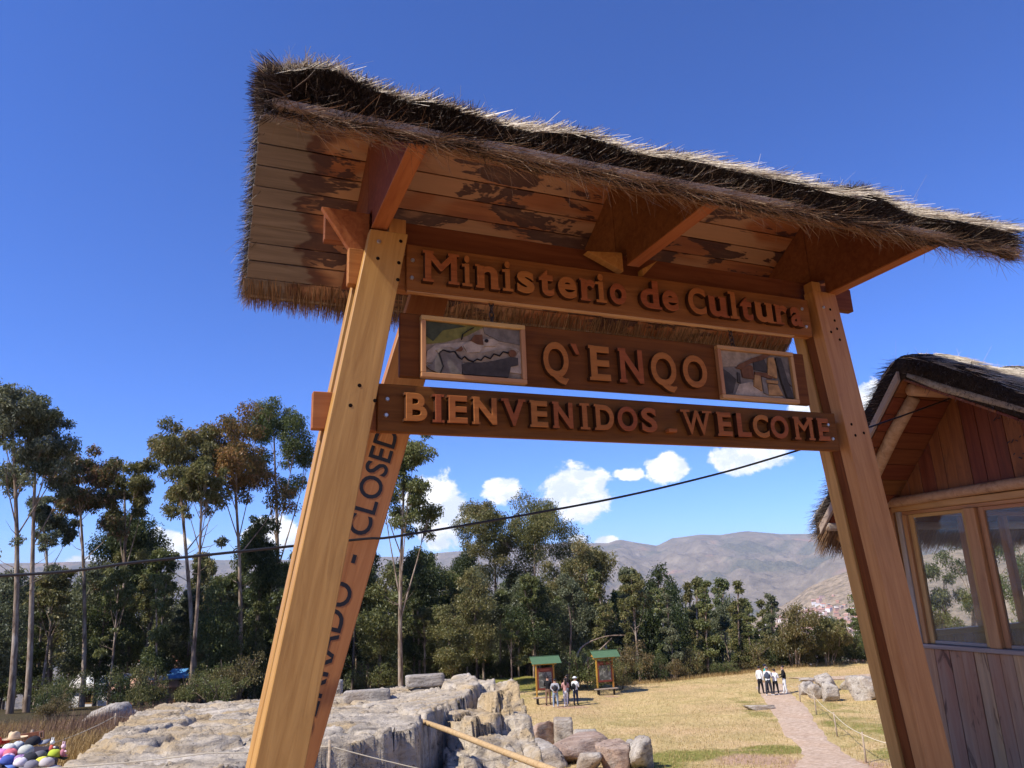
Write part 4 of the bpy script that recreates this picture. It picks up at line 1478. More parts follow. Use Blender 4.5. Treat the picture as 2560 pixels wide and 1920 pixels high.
def house_meshes():
    out = []
    r2 = random.Random(3)
    for w in WALLS:
        for rf in ROOFS:
            L, Wd, H = r2.uniform(9, 16), r2.uniform(7, 11), r2.uniform(5, 9)
            flat = rf in ROOFS[2:]
            rh = .5 if flat else r2.uniform(1.4, 2.4)
            V = [(-L / 2, -Wd / 2, -4), (L / 2, -Wd / 2, -4), (L / 2, Wd / 2, -4), (-L / 2, Wd / 2, -4), (-L / 2, -Wd / 2, H), (L / 2, -Wd / 2, H), (L / 2, Wd / 2, H), (-L / 2, Wd / 2, H),
                 (-L / 2, 0, H + rh), (L / 2, 0, H + rh)]
            F = [(0, 1, 5, 4), (1, 2, 6, 9, 5), (2, 3, 7, 6), (3, 0, 4, 8, 7)]
            walls = mk('wall', V, F, w)
            e = .5
            V2 = [(-L / 2 - e, -Wd / 2 - e, H - .1), (L / 2 + e, -Wd / 2 - e, H - .1), (L / 2 + e, 0, H + rh + .15), (-L / 2 - e, 0, H + rh + .15), (-L / 2 - e, Wd / 2 + e, H - .1), (L / 2 + e, Wd / 2 + e, H - .1)]
            roof = mk('roof', V2, [(0, 1, 2, 3), (3, 2, 5, 4)], rf)
            wv, wf = [], []
            for sx in (-1, 1):
                for fl in range(int(H // 3)):
                    for q in range(3):
                        cx, cz = (q - 1) * L * .3, 1.6 + fl * 3
                        i = len(wv)
                        yy = -Wd / 2 * 1.004 if sx < 0 else Wd / 2 * 1.004
                        wv += [(cx - .6, yy, cz - .7), (cx + .6, yy, cz - .7), (cx + .6, yy, cz + .7), (cx - .6, yy, cz + .7)]
                        wf.append((i, i + 1, i + 2, i + 3))
            win = mk('window', wv, wf, ROOFS[3])
            out.append((walls, roof, win))
    return out


HM = house_meshes()
hr = random.Random(17)
cand = []
while len(cand) < 1050:
    az = hr.uniform(16.0, 27.5)
    r = hr.uniform(2180, 3050)
    z = float(far_z(np.array(az), np.array(r)))
    e = z / r
    k = smooth01((-.028 - e) / .03)
    if az < 19 and e > -.045: k = k * .3
    if hr.random() < float(k) ** 1.3 + .03 and e < -.02:
        cand.append((az, r, z))
cand.sort(key=lambda c: c[1])
for i, (az, r, z) in enumerate(cand[:280]):
    wl, rf, wi = hr.choice(HM)
    x, y = xy(r * math.cos(math.radians(az)), r * math.sin(math.radians(az)))
    t = thing('town_house', 'small pale house with tiled or tin roof packed into the valley town', 'house', (float(x), float(y), z), 'houses of the valley town', hr.uniform(0, 3.14))
    sc = hr.uniform(.8, 1.35)
    t.scale = (sc, sc, sc * hr.uniform(.8, 1.3))
    for nm, me in (('wall', wl), ('roof', rf)):
        o = bpy.data.objects.new(nm, me)
        COL.objects.link(o)
        o.parent = t
# the remaining roofs of the town, too many to single out
tv, tf, tm, off = [], [], [], 0
tmats = WALLS + ROOFS
for az, r, z in cand[280:]:
    wl, rf, wi = hr.choice(HM)
    x, y = xy(r * math.cos(math.radians(az)), r * math.sin(math.radians(az)))
    ang = hr.uniform(0, 3.14)
    ca, sa, s = math.cos(ang), math.sin(ang), hr.uniform(.8, 1.35)
    for me in (wl, rf):
        co = np.empty(len(me.vertices) * 3)
        me.vertices.foreach_get('co', co)
        co = co.reshape(-1, 3) * s
        tv.append(np.stack((float(x) + co[:, 0] * ca - co[:, 1] * sa, float(y) + co[:, 0] * sa + co[:, 1] * ca, z + co[:, 2]), -1))
        for p in me.polygons:
            tf.append(tuple(v + off for v in p.vertices))
            tm.append(tmats.index(me.materials[0]))
        off += len(co)
tag(obj('town_roofs', mk('town_roofs', np.concatenate(tv), tf, tmats, mi=tm)), kind='stuff')
# ------------------------------------------------------------------ trees
def leaf_mat(name, stops, var=0.35):
    m, nt, b = material(name)
    k = N(nt)
    a = k.n('ShaderNodeAttribute', attribute_name='rnd')
    col = k.ramp(a.outputs['Fac'], stops)
    hs = k.n('ShaderNodeHueSaturation')
    rn = k.random()
    k.link(k.math('ADD', k.math('MULTIPLY', rn, var), 1.32 - var * .5), hs.inputs['Value'])
    k.link(k.math('ADD', k.math('MULTIPLY', rn, -.03), .500), hs.inputs['Hue'])
    k.link(col, hs.inputs['Color'])
    nt.nodes.remove(b)
    d = k.n('ShaderNodeBsdfDiffuse')
    t = k.n('ShaderNodeBsdfTranslucent')
    g = k.n('ShaderNodeBsdfGlossy')
    g.inputs['Roughness'].default_value = 0.45
    g.inputs[0].default_value = (.9, .95, 1, 1)
    k.link(hs.outputs[0], d.inputs[0])
    k.link(hs.outputs[0], t.inputs[0])
    m1 = k.n('ShaderNodeMixShader')
    m1.inputs[0].default_value = 0.40
    k.link(d.outputs[0], m1.inputs[1])
    k.link(t.outputs[0], m1.inputs[2])
    m2 = k.n('ShaderNodeMixShader')
    m2.inputs[0].default_value = 0.018
    k.link(m1.outputs[0], m2.inputs[1])
    k.link(g.outputs[0], m2.inputs[2])
    k.link(m2.outputs[0], nt.nodes['Material Output'].inputs['Surface'])
    return m


LEAF = {
    'green': leaf_mat('leaf_green', [(0, (0.036, 0.052, 0.016)), (.5, (0.088, 0.108, 0.032)), (1, (0.18, 0.185, 0.062))]),
    'olive': leaf_mat('leaf_olive', [(0, (0.045, 0.055, 0.017)), (.5, (0.118, 0.122, 0.037)), (.9, (0.21, 0.195, 0.068)), (1, (0.26, 0.20, 0.07))]),
    'grey': leaf_mat('leaf_grey_green', [(0, (0.045, 0.056, 0.027)), (.5, (0.105, 0.118, 0.058)), (1, (0.21, 0.215, 0.12))]),
    'dark': leaf_mat('leaf_dark', [(0, (0.020, 0.034, 0.012)), (.6, (0.052, 0.070, 0.023)), (1, (0.12, 0.13, 0.042))]),
    'rust': leaf_mat('leaf_rusty', [(0, (0.045, 0.045, 0.014)), (.4, (0.135, 0.105, 0.028)), (.75, (0.235, 0.145, 0.04)), (1, (0.30, 0.17, 0.05))]),
    'rust2': leaf_mat('leaf_half_rusty', [(0, (0.03, 0.04, 0.014)), (.5, (0.075, 0.082, 0.03)), (.8, (0.16, 0.105, 0.045)), (1, (0.22, 0.12, 0.06))]),
    'rust3': leaf_mat('leaf_bronze', [(0, (0.05, 0.048, 0.018)), (.5, (0.13, 0.115, 0.038)), (1, (0.22, 0.165, 0.062))]),
}


def bark(name, c0, c1, c2):
    m, nt, b = material(name)
    k = N(nt)
    n = k.noise(k.coord((3, 3, .8)), 1.0, 5, .65, .6)
    k.link(k.ramp(n, [(.36, c2), (.5, c1), (.66, c0)]), b.inputs['Base Color'])
    b.inputs['Roughness'].default_value = .85
    b.inputs['Specular IOR Level'].default_value = .15
    return m


BARK = bark('eucalyptus_bark', (0.42, 0.34, 0.26), (0.25, 0.18, 0.125), (0.10, 0.065, 0.045))
BARK_D = bark('dark_bark', (0.20, 0.15, 0.11), (0.11, 0.078, 0.056), (0.045, 0.032, 0.025))


def leaves(rng, centers, radii, counts, ln, wd, flat=.8, droop=.75, tonebias=None):
    """long narrow leaves scattered through each clump, denser towards its outside"""
    C = np.repeat(np.asarray(centers, float), counts, axis=0)
    R = np.repeat(np.asarray(radii, float), counts)
    n = len(C)
    d = unit(rng.normal(size=(n, 3)))
    r = R * (0.25 + 0.80 * rng.random(n) ** .55)
    r *= 1 + .30 * np.sin(d[:, 0] * 5 + C[:, 0] * 3) * np.sin(d[:, 1] * 5 + C[:, 2] * 3)
    P = C + d * r[:, None] * np.array([1, 1, flat])
    D = unit(np.stack((rng.normal(0, .6, n), rng.normal(0, .6, n), rng.normal(-droop, .45, n)), -1))
    S = unit(np.cross(D, rng.normal(size=(n, 3))))
    L = (ln * rng.uniform(.7, 1.3, n))[:, None]
    W = (wd * rng.uniform(.7, 1.3, n))[:, None]
    V = np.empty((n, 4, 3))
    V[:, 0] = P
    V[:, 1] = P + D * L * .45 + S * W * .5
    V[:, 2] = P + D * L
    V[:, 3] = P + D * L * .45 - S * W * .5
    tone = rng.beta(2.2, 2.2, n)
    if tonebias is not None:
        tone = np.clip(tone + np.repeat(np.asarray(tonebias, float), counts), 0, 1)
    return V.reshape(-1, 3), np.arange(n * 4).reshape(n, 4), np.repeat(tone, 4)


def tree_meshes(seed, H, crown0, cw, kind, lean=(0, 0), nleaf=9000, ln=.24, wd=.075):
    """trunk-and-limbs mesh arrays and foliage arrays of one tree standing at the origin"""
    r = random.Random(seed)
    rng = np.random.default_rng(seed)
    TV, TF = [], []

    def limb(pts, r0, r1, n=6):
        rad_ = [r0 + (r1 - r0) * i / (len(pts) - 1) for i in range(len(pts))]
        V, F = tube_arrays(pts, rad_, n, False)
        o = len(TV)
        TV.extend(V)
        TF.extend(tuple(q + o for q in f) for f in F)
    centers, radii, bias = [], [], []

    def clump(p, rad_):
        centers.append(tuple(p))
        radii.append(rad_)
        bias.append(r.uniform(-.18, .18))

    def trunk_at(t, ph=(r.uniform(0, 6), r.uniform(0, 6)), w=r.uniform(.15, .35)):
        return Vector((lean[0] * max(t, 0) ** 1.3 + w * math.sin(3.1 * t + ph[0]) * t, lean[1] * max(t, 0) ** 1.3 + w * math.sin(2.7 * t + ph[1]) * t, H * t))
    r0 = H * (.0105 if kind == 'tall' else .011)
    if kind == 'bushy':
        ns = r.randint(4, 6)
        for s in range(ns):
            az = 2 * math.pi * s / ns + r.uniform(-.5, .5)
            top = Vector((math.cos(az) * cw * r.uniform(.25, .75) + lean[0] * .7, math.sin(az) * cw * r.uniform(.25, .75) + lean[1] * .7, H * r.uniform(.72, .95)))
            base = Vector((math.cos(az) * .2, math.sin(az) * .2, -.3))
            mid = base.lerp(top, .5) + Vector((r.uniform(-.2, .2), r.uniform(-.2, .2), 0))
            limb([base, base.lerp(mid, .55), mid, mid.lerp(top, .6), top], H * .013, .02, 5)
            for q in range(r.randint(4, 6)):
                t = r.uniform(.45, 1.0)
                p = base.lerp(top, t) + Vector((r.gauss(0, .28) * cw, r.gauss(0, .28) * cw, r.gauss(0, .05) * H))
                clump(p, cw * r.uniform(.22, .38))
                limb([base.lerp(top, max(.3, t - .25)), base.lerp(top, t).lerp(p, .6), p], .035, .01, 4)
    elif kind in ('column', 'dense'):
        limb([trunk_at(t) for t in (-.02, .15, .3, .5, .7, .85, .96)], r0, .03, 7)
        nlev = 9 if kind == 'column' else 8
        for i in range(nlev):
            t = crown0 + (1 - crown0) * (i + .3) / nlev
            u = (t - crown0) / (1 - crown0)
            wdt = cw * (math.sin(math.pi * min(1, (u * .82 + .16))) ** .8 if kind == 'dense' else (1 - u * .82) ** .75 * (1 if u > .12 else .7))
            for q in range(2 if kind == 'column' else 3):
                az = r.uniform(0, 6.28)
                rr_ = wdt * r.uniform(.25, .75)
                p = trunk_at(t) + Vector((math.cos(az) * rr_, math.sin(az) * rr_, r.uniform(-.03, .05) * H))
                limb([trunk_at(max(.05, t - .07)), trunk_at(t).lerp(p, .6), p], .05, .012, 4)
                clump(p, max(.35, wdt * r.uniform(.42, .62)))
        clump(trunk_at(1.0) - Vector((0, 0, .05 * H)), cw * .28)
    else:
        limb([trunk_at(t) for t in (-.02, .08, .2, .35, .5, .65, .78, .9, .97)], r0, .03, 8)
        nb = r.randint(8, 11)
        for i in range(nb):
            t0 = crown0 * r.uniform(.80, .95) + (0.96 - crown0 * .9) * (i / nb) ** 1.1
            az = i * 2.4 + r.uniform(-.6, .6)
            u = min(1, max(0, (t0 - crown0 * .85) / (1 - crown0 * .85)))
            reach = cw * r.uniform(.55, 1.0) * (1 - .55 * u)
            rise = (1 - t0) * H * r.uniform(.35, .75)
            a = trunk_at(min(t0, .95))
            b = a + Vector((math.cos(az) * reach, math.sin(az) * reach, max(.8, rise)))
            m = a.lerp(b, .55) + Vector((0, 0, -.12 * reach))
            limb([a, a.lerp(m, .55), m, m.lerp(b, .6), b], r0 * .42 * (1.1 - t0), .012, 5)
            for q in range(r.randint(4, 6)):
                p = m.lerp(b, r.uniform(.30, 1.15)) + Vector((r.gauss(0, .36), r.gauss(0, .36), r.gauss(.1, .42))) * cw * .5
                clump(p, cw * r.uniform(.13, .30))
                limb([m.lerp(b, .3), p], .025, .008, 3)
        for q in range(3):
            p = trunk_at(.95) + Vector((r.gauss(0, .25) * cw, r.gauss(0, .25) * cw, r.uniform(-.05, .035) * H))
            clump(p, cw * r.uniform(.24, .36))
        # bare dead twigs lower down
        for q in range(5):
            t0 = r.uniform(.35, crown0)
            az = r.uniform(0, 6.28)
            a = trunk_at(t0)
            L = r.uniform(.6, 2.0)
            b = a + Vector((math.cos(az) * L, math.sin(az) * L, L * r.uniform(.3, .9)))
            limb([a, a.lerp(b, .5) + Vector((0, 0, -.1)), b], .03, .006, 4)
            if r.random() < .4:
                clump(b, r.uniform(.3, .55))
    w = np.array(radii) ** 2
    cnt = np.maximum(20, (nleaf * w / w.sum()).astype(int))
    LV, LF, LA = leaves(rng, centers, radii, cnt, ln, wd, flat=.85, tonebias=bias)
    return (np.array(TV), TF), (LV, LF, LA)


def plant_tree(name, arr, loc, label, cat, group, tone, bk, rotz=0.0, sc=1.0):
    (TV, TF), (LV, LF, LA) = arr
    t = thing(name, label, cat, loc, group, rotz)
    t.scale = (sc, sc, sc)
    for nm, me in (('trunk', mk('trunk', TV, TF, bk, smooth=True)), ('crown', mk('crown', LV, LF, LEAF[tone], attr=LA))):
        o = bpy.data.objects.new(nm, me)
        COL.objects.link(o)
        o.parent = t
    return t


def copy_tree(src, loc, rotz, sc, label=None):
    t = src.copy()
    COL.objects.link(t)
    t.matrix_basis = Matrix.Translation(loc) @ Matrix.Rotation(rotz, 4, 'Z') @ Matrix.Diagonal((sc[0], sc[0], sc[1], 1))
    if label: t['label'] = label
    for ch in src.children:
        c = ch.copy()
        COL.objects.link(c)
        c.parent = t
    return t


HERO = [
    (46, -30.33, -2.74, 20.3, 0.65, 2.16, 'tall', 'grey'),   # L1
    (47, -29.99, -1.89, 19.2, 0.68, 1.82, 'tall', 'grey'),   # L1b
    (52, -29.49, -2.33, 17.0, 0.74, 2.07, 'tall', 'rust2'),   # L2
    (57, -34.68, -2.96, 15.5, 0.77, 1.32, 'tall', 'grey'),   # L2b
    (56, -29.02, -1.94, 18.3, 0.68, 1.79, 'tall', 'olive'),   # L3
    (62, -31.55, -1.56, 15.1, 0.72, 2.57, 'dense', 'dark'),   # L3b
    (52, -21.94, -3.26, 19.2, 0.73, 2.24, 'tall', 'olive'),   # L4
    (50, -21.50, 0.05, 16.1, 0.76, 1.33, 'tall', 'olive'),   # L4b
    (54, -19.73, -1.77, 19.6, 0.65, 2.53, 'tall', 'rust'),   # L5
    (60, -19.06, -1.16, 22.9, 0.59, 2.82, 'tall', 'green'),   # L6
    (58, -19.91, -0.79, 13.6, 0.57, 1.92, 'dense', 'dark'),   # L6b
    (50, -7.87, -0.15, 17.8, 0.45, 1.95, 'tall', 'green'),   # C7
    (58, -12.79, 0.53, 11.9, 0.52, 1.92, 'dense', 'dark'),   # C7b
    (78, -2.86, 0.44, 20.4, 0.58, 3.3, 'tall', 'olive'),   # C8
    (76, 1.01, 1.17, 18.3, 0.48, 4.6, 'tall', 'olive'),   # C9
    (72, 4.13, 2.94, 12.2, 0.42, 3.0, 'tall', 'olive'),   # C10
    (84, -6.01, 0.08, 18.7, 0.61, 2.69, 'dense', 'dark'),   # C11
    (66, -8.45, -0.12, 11.4, 0.49, 2.55, 'dense', 'dark'),   # C12
    (66, 23.12, 0.49, 5.3, 0.35, 2.26, 'bushy', 'rust3'),   # R1
    (66.5, 26.18, 0.66, 4.2, 0.17, 1.54, 'bushy', 'olive'),   # R1b
    (58, 28.17, -1.95, 7.1, 0.33, 2.24, 'bushy', 'green'),   # R2
    (60, 32.19, 1.43, 8.6, 0.38, 1.99, 'bushy', 'green'),   # R3
    (62, 36.09, 3.41, 11.6, 0.26, 2.57, 'bushy', 'green'),   # R4
    (54, 35.54, 2.57, 10.5, 0.32, 2.68, 'bushy', 'green'),   # R4b
    (64, 33.36, 0.40, 5.7, 0.32, 1.77, 'bushy', 'olive'),   # R5
]
HL = ['tallest grey-green eucalyptus with pale twin trunk at the left edge of the photo', 'grey-green eucalyptus just right of the tallest left-edge one, ragged drooping crown',
      'slim eucalyptus with a reddish-brown lower crown and many bare stems below it', 'short bluish eucalyptus with small hanging crown between the left-edge giants and the brown-crowned one',
      'thin open eucalyptus with small separate leaf tufts on long bare stems', 'dark rounded tree under the thin tufted eucalyptus, full foliage to mid height',
      'tall olive eucalyptus with scaly pale trunk and round top rising over the stone slab', 'eucalyptus with forked pale stem leaning right beside the round-topped olive one',
      'eucalyptus with golden-rust crown just left of the left gate post', 'tall deep green eucalyptus half hidden behind the left gate post', 'low dark tree directly behind the left gate post',
      'birch-pale slender eucalyptus with drooping side branch seen right of the CLOSED plank', 'dark bushy tree behind the lower CLOSED plank', 'left one of the two tall olive eucalyptus in the gate opening, crossed by the cable',
      'right and widest of the two tall olive eucalyptus in the gate opening', 'leaning eucalyptus with open crown right of the two tall ones, above the info boards', 'dark dense tree left of the two tall olive eucalyptus',
      'dark round tree rising behind the rock outcrop', 'bronze spreading tree with several leaning white stems at the meadow end of the path', 'small olive multi-stemmed tree beside the bronze one, nearer the right gate post',
      'green tree leaning out from behind the right gate post above the town', 'green tree seen through the left part of the hut window', 'tall green tree seen through the hut window beside its mullion',
      'large green tree behind the hut at the right edge of the photo', 'low olive tree at the bottom of the hut window view']
for i, (a, b, lean, H, c0, cw, kind, tone) in enumerate(HERO):
    g = float(ground_ab(a, b))
    x, y = xy(a, b)
    lx, ly = float(E2[0] * lean), float(E2[1] * lean)
    arr = tree_meshes(100 + i, H, c0 - (.09 if kind == 'tall' else 0), cw * (1.18 if kind == 'tall' else 1.05), kind, (lx, ly), nleaf=int(5600 * cw) + 5000 if kind != 'bushy' else 9000, ln=.25, wd=.085)
    plant_tree('eucalyptus_tree', arr, (float(x), float(y), g), HL[i], 'tree', None, tone, BARK if kind != 'dense' else BARK_D)

# the woods: a few trees built once, then copied
tr = random.Random(23)
FILL = {}
for kind, tones, n in (('dense', ('dark', 'green', 'grey', 'olive'), 4), ('column', ('green', 'olive', 'green', 'olive', 'grey'), 5), ('slim', ('grey', 'olive', 'green'), 3)):
    FILL[kind] = []
    for j in range(n):
        kk = 'tall' if kind == 'slim' else kind
        arr = tree_meshes(500 + 10 * j + len(kind), 14.0, {'dense': .24, 'column': .20, 'slim': .55}[kind], {'dense': 2.7, 'column': 1.55, 'slim': 1.7}[kind], kk, (tr.uniform(-.8, .8), tr.uniform(-.8, .8)),
                          nleaf={'dense': 9500, 'column': 7000, 'slim': 6000}[kind], ln=.30, wd=.12)
        FILL[kind].append((arr, tones[j]))
GROUPS = {'left': ('wood on the left slope', 'slender tree in the dark eucalyptus wood left of the gate'),
          'mid': ('wood behind the rock outcrop', 'shadowy tree in the wood behind the rock outcrop'),
          'right': ('wood below the far edge of the meadow', 'narrow green tree in the wood below the meadow edge')}
_first = {}


def fill_tree(kind, j, a, b, H, zone):
    arr, tone = FILL[kind][j]
    x, y = xy(a, b)
    g = float(ground_ab(a, b)) - .1
    s = H / 14.0
    sxy = s ** .55 * tr.uniform(.85, 1.15)
    key = (kind, j)
    loc = (float(x), float(y), g)
    if key not in _first:
        t = plant_tree('wood_tree', arr, loc, GROUPS[zone][1], 'tree', GROUPS[zone][0], tone, BARK_D if kind == 'dense' else BARK, tr.uniform(0, 6.28), 1.0)
        t.scale = (sxy, sxy, s)
        _first[key] = t
    else:
        t = copy_tree(_first[key], loc, tr.uniform(0, 6.28), (sxy, s), GROUPS[zone][1])
        t['group'] = GROUPS[zone][0]


def top_elev(t):
    return float(np.interp(t, [-.8, -.45, -.30, -.12, -.03, .06, .10, .20, .28, .34, .42, .55], [.045, .052, .048, .030, .006, .004, .014, .002, -.016, -.040, -.058, -.04]))


# rows run away from the viewer; spacing keeps crowns apart
n_left = n_mid = n_right = 0
for a0 in (51, 55, 58, 61.5, 65, 69, 74, 79, 85, 92, 101, 112):
    t = -.78
    while t < -.02:
        t += tr.uniform(3.0, 4.9) / a0
        a = a0 + tr.uniform(-2, 2)
        zone = 'left' if t < -.30 else 'mid'
        if zone == 'mid' and a < 62: a += 6
        if -.40 < t < -.20 and a0 > 66 and tr.random() < .35: continue
        if -.62 < t < -.42 and a0 > 80: continue
        b = t * a
        H = 1.6 + (top_elev(t) + tr.uniform(-.06, .012)) * a - float(ground_ab(a, b))
        kind = tr.choices(('dense', 'slim', 'column'), (5, 3, 3))[0]
        fill_tree(kind, tr.randrange(len(FILL[kind])), a, b, max(5, H), zone)
for a0 in (63, 67, 72, 77, 83, 90, 98, 107, 118):
    t = -.03
    while t < .50:
        t += tr.uniform(2.3, 3.9) / a0
        a = max(a0 + tr.uniform(-2, 2), float(edge_a(t)) + 2.5)
        if t > .345 and a0 > 82: continue
        b = t * a
        H = 1.6 + (top_elev(t) + tr.uniform(-.045, .012)) * a - float(ground_ab(a, b))
        kind = tr.choices(('column', 'dense', 'slim'), (9, 2, 1))[0] if t > .06 else tr.choices(('column', 'dense', 'slim'), (3, 4, 3))[0]
        fill_tree(kind, tr.randrange(len(FILL[kind])), a, b, max(4, H), 'right')

# undergrowth: shrubs along the edges of the woods
SH = []
for j, tone in enumerate(('olive', 'green', 'dark', 'rust3')):
    arr = tree_meshes(900 + j, 2.4, .1, 1.5, 'bushy', nleaf=4200, ln=.12, wd=.05)
    SH.append((arr, tone))
_s = {}
spots = []
t = -.75
while t < .52:
    t += tr.uniform(.012, .026)
    e = float(edge_a(t)) + tr.uniform(1.0, 3.5)
    if t < -.17:
        e = tr.uniform(47, 60) if t < -.3 else tr.uniform(56, 64)
        if tr.random() < .45: continue
    if -.02 < t < .06: e += 5
    spots.append((e, t * e, tr.uniform(.5, 1.25)))
spots += [(55.5, 4.3, 1.15), (56.5, 3.6, 1.0), (56.0, 5.2, 1.2), (57.0, 2.9, .9), (55.6, 6.9, .8), (36, -22, .6), (34, -20.5, .5), (40, -24, .8), (41, -20, .9), (44, -17.5, .9)]
for a, b, s in spots:
    j = tr.randrange(4)
    x, y = xy(a, b)
    loc = (float(x), float(y), float(ground_ab(a, b)) - .05)
    lab = 'leafy shrub at the foot of the wood'
    if j not in _s:
        _s[j] = plant_tree('shrub', SH[j][0], loc, lab, 'shrub', 'shrubs along the wood edge', SH[j][1], BARK_D, tr.uniform(0, 6.28), s)
    else:
        copy_tree(_s[j], loc, tr.uniform(0, 6.28), (s, s * tr.uniform(.8, 1.15)), lab)
# fallen bleached branches reaching out behind the information boards
for pts, r0, lab in (([(55, 3.2, .3), (55.5, 3.9, 2.2), (56, 4.6, 3.0), (56.2, 6.2, 3.55), (56, 7.6, 3.6)], .085, 'bleached bare branch arching over behind the two information boards'),
                     ([(55.2, 3.6, .4), (55.6, 4.6, 1.9), (56, 5.6, 2.6), (56.4, 6.6, 3.4)], .07, 'shorter bleached bare branch forking up behind the right information board'),
                     ([(54.5, 3.0, -.2), (54.8, 3.3, 1.6), (55, 3.5, 3.2), (55.2, 3.6, 4.6), (55.4, 3.5, 5.8)], .11, 'dark bare leaning trunk rising behind the left information board')):
    tag(tube('bare_branch', spline([P3(a, b, dz) for a, b, dz in pts], 3), [r0 * (1 - .055 * k) for k in range((len(pts) - 1) * 3 + 1)], BARK if r0 < .1 else BARK_D, None, 7), lab, 'branch')
# ------------------------------------------------------------------ rock
def rock_shader(base, pale, ochre, dark):
    def fn(k, b):
        pos = k.n('ShaderNodeNewGeometry').outputs['Position']
        def pn(scale, det=6, r=.6, d=0.0, sc=(1, 1, 1)):
            mp = k.n('ShaderNodeMapping')
            mp.inputs['Scale'].default_value = sc
            k.link(pos, mp.inputs['Vector'])
            return k.noise(mp.outputs[0], scale, det, r, d)
        n1, n2, n3 = pn(2.6, 8, .70, .35, (.42, 1.9, 2.2)), pn(.75, 5, .6, .5, (.6, 1.4, 1.4)), pn(14, 5, .7)
        col = k.ramp(n1, [(.30, dark), (.46, base), (.70, pale)])
        col = k.mix(k.ramp(n2, [(.47, 0.0), (.60, .85)]), col, k.ramp(n3, [(.35, tuple(x * .7 for x in ochre)), (.65, ochre)]))
        col = k.mix(k.ramp(pn(1.3, 5, .6), [(.58, 0.0), (.66, .7)]), col, (0.22, 0.195, 0.17))
        col = k.mix(k.ramp(pn(6.5, 6, .75), [(.58, 0.0), (.64, .85)]), col, (0.07, 0.058, 0.048))
        k.link(col, b.inputs['Base Color'])
        b.inputs['Roughness'].default_value = .92
        b.inputs['Specular IOR Level'].default_value = .15
        k.bump(b, k.math('ADD', n1, k.math('MULTIPLY', n3, .45)), .10, 1.0)
    return fn


ROCK = attr_mat('limestone', rock_shader((0.47, 0.39, 0.29), (0.68, 0.59, 0.47), (0.56, 0.40, 0.21), (0.14, 0.115, 0.09)))
ROCK_G = attr_mat('grey_limestone', rock_shader((0.40, 0.345, 0.28), (0.60, 0.54, 0.455), (0.41, 0.32, 0.235), (0.13, 0.11, 0.095)))
ROCK_R = attr_mat('reddish_stone', rock_shader((0.38, 0.265, 0.195), (0.54, 0.42, 0.33), (0.42, 0.275, 0.195), (0.15, 0.105, 0.08)))


def inside_dist(A, B, poly):
    """signed distance (positive inside) of plan points to a polygon"""
    poly = np.array(poly, float)
    d = np.full(A.shape, 1e9)
    ins = np.zeros(A.shape, bool)
    n = len(poly)
    for i in range(n):
        (x0, y0), (x1, y1) = poly[i], poly[(i + 1) % n]
        ex, ey = x1 - x0, y1 - y0
        t = np.clip(((A - x0) * ex + (B - y0) * ey) / (ex * ex + ey * ey), 0, 1)
        d = np.minimum(d, np.hypot(A - x0 - t * ex, B - y0 - t * ey))
        c = ((y0 > B) != (y1 > B)) & (A < (x1 - x0) * (B - y0) / (y1 - y0 + 1e-12) + x0)
        ins ^= c
    return np.where(ins, d, -d)


def voronoi(A, B, sa, sb, rot, seed):
    """cell id hash, distance to the cell border and local offsets of a jittered grid of fracture blocks"""
    ca, sn = math.cos(rot), math.sin(rot)
    u, v = (A * ca + B * sn) / sa, (-A * sn + B * ca) / sb
    iu, iv = np.floor(u), np.floor(v)
    best = np.full(A.shape, 9e9)
    sec = np.full(A.shape, 9e9)
    hid = np.zeros(A.shape)
    h2 = np.zeros(A.shape)
    h3 = np.zeros(A.shape)
    du = np.zeros(A.shape)
    dv = np.zeros(A.shape)
    for i in (-1, 0, 1):
        for j in (-1, 0, 1):
            cu, cv = iu + i, iv + j
            px = cu + .1 + .8 * hash2(cu, cv, seed)
            py = cv + .1 + .8 * hash2(cu, cv, seed + 7)
            d = np.hypot(u - px, v - py)
            m = d < best
            sec = np.where(m, best, np.minimum(sec, d))
            hid = np.where(m, hash2(cu, cv, seed + 13), hid)
            h2 = np.where(m, hash2(cu, cv, seed + 21), h2)
            h3 = np.where(m, hash2(cu, cv, seed + 29), h3)
            du = np.where(m, u - px, du)
            dv = np.where(m, v - py, dv)
            best = np.where(m, d, best)
    return hid, sec - best, h2, h3, du, dv


ga = np.arange(7.0, 20.2, .042)
gb = np.arange(-9.2, 2.4, .042)
OA, OB = np.meshgrid(ga, gb, indexing='ij')
wobA = OA + .16 * fbm(OA * 1.7, OB * 1.7, 4, 61)
wobB = OB + .16 * fbm(OA * 1.7 + 30, OB * 1.7, 4, 67)
slab = [(8.0, -4.9), (9.5, -5.55), (12, -6.5), (15, -7.5), (16.6, -7.7), (17.2, -6.9), (17.2, -5.6), (17.4, -4.2), (18.1, -2.6), (18.3, -1.3), (17.0, -1.0), (15.3, -1.45), (13.6, -1.65), (11.9, -1.62), (11.2, -2.3), (10.2, -3.3), (9.0, -3.7)]
step = [(10.6, -1.5), (12.2, -1.35), (14, -1.4), (15.3, -1.5), (17.0, -1.1), (18.4, -1.4), (18.4, -.42), (17.1, -.16), (16, .02), (15, .12), (13.2, .24), (11.6, .45), (10.6, .2)]
low = [(7.0, -5.2), (9.2, -4.2), (10.4, -3.3), (11.4, -2.3), (12.0, -1.6), (11.4, -1.0), (10.6, -.9), (9.0, -1.3), (7.0, -1.6)]
d1, d2, d3 = inside_dist(wobA, wobB, slab), inside_dist(wobA, wobB, step), inside_dist(wobA, wobB, low)
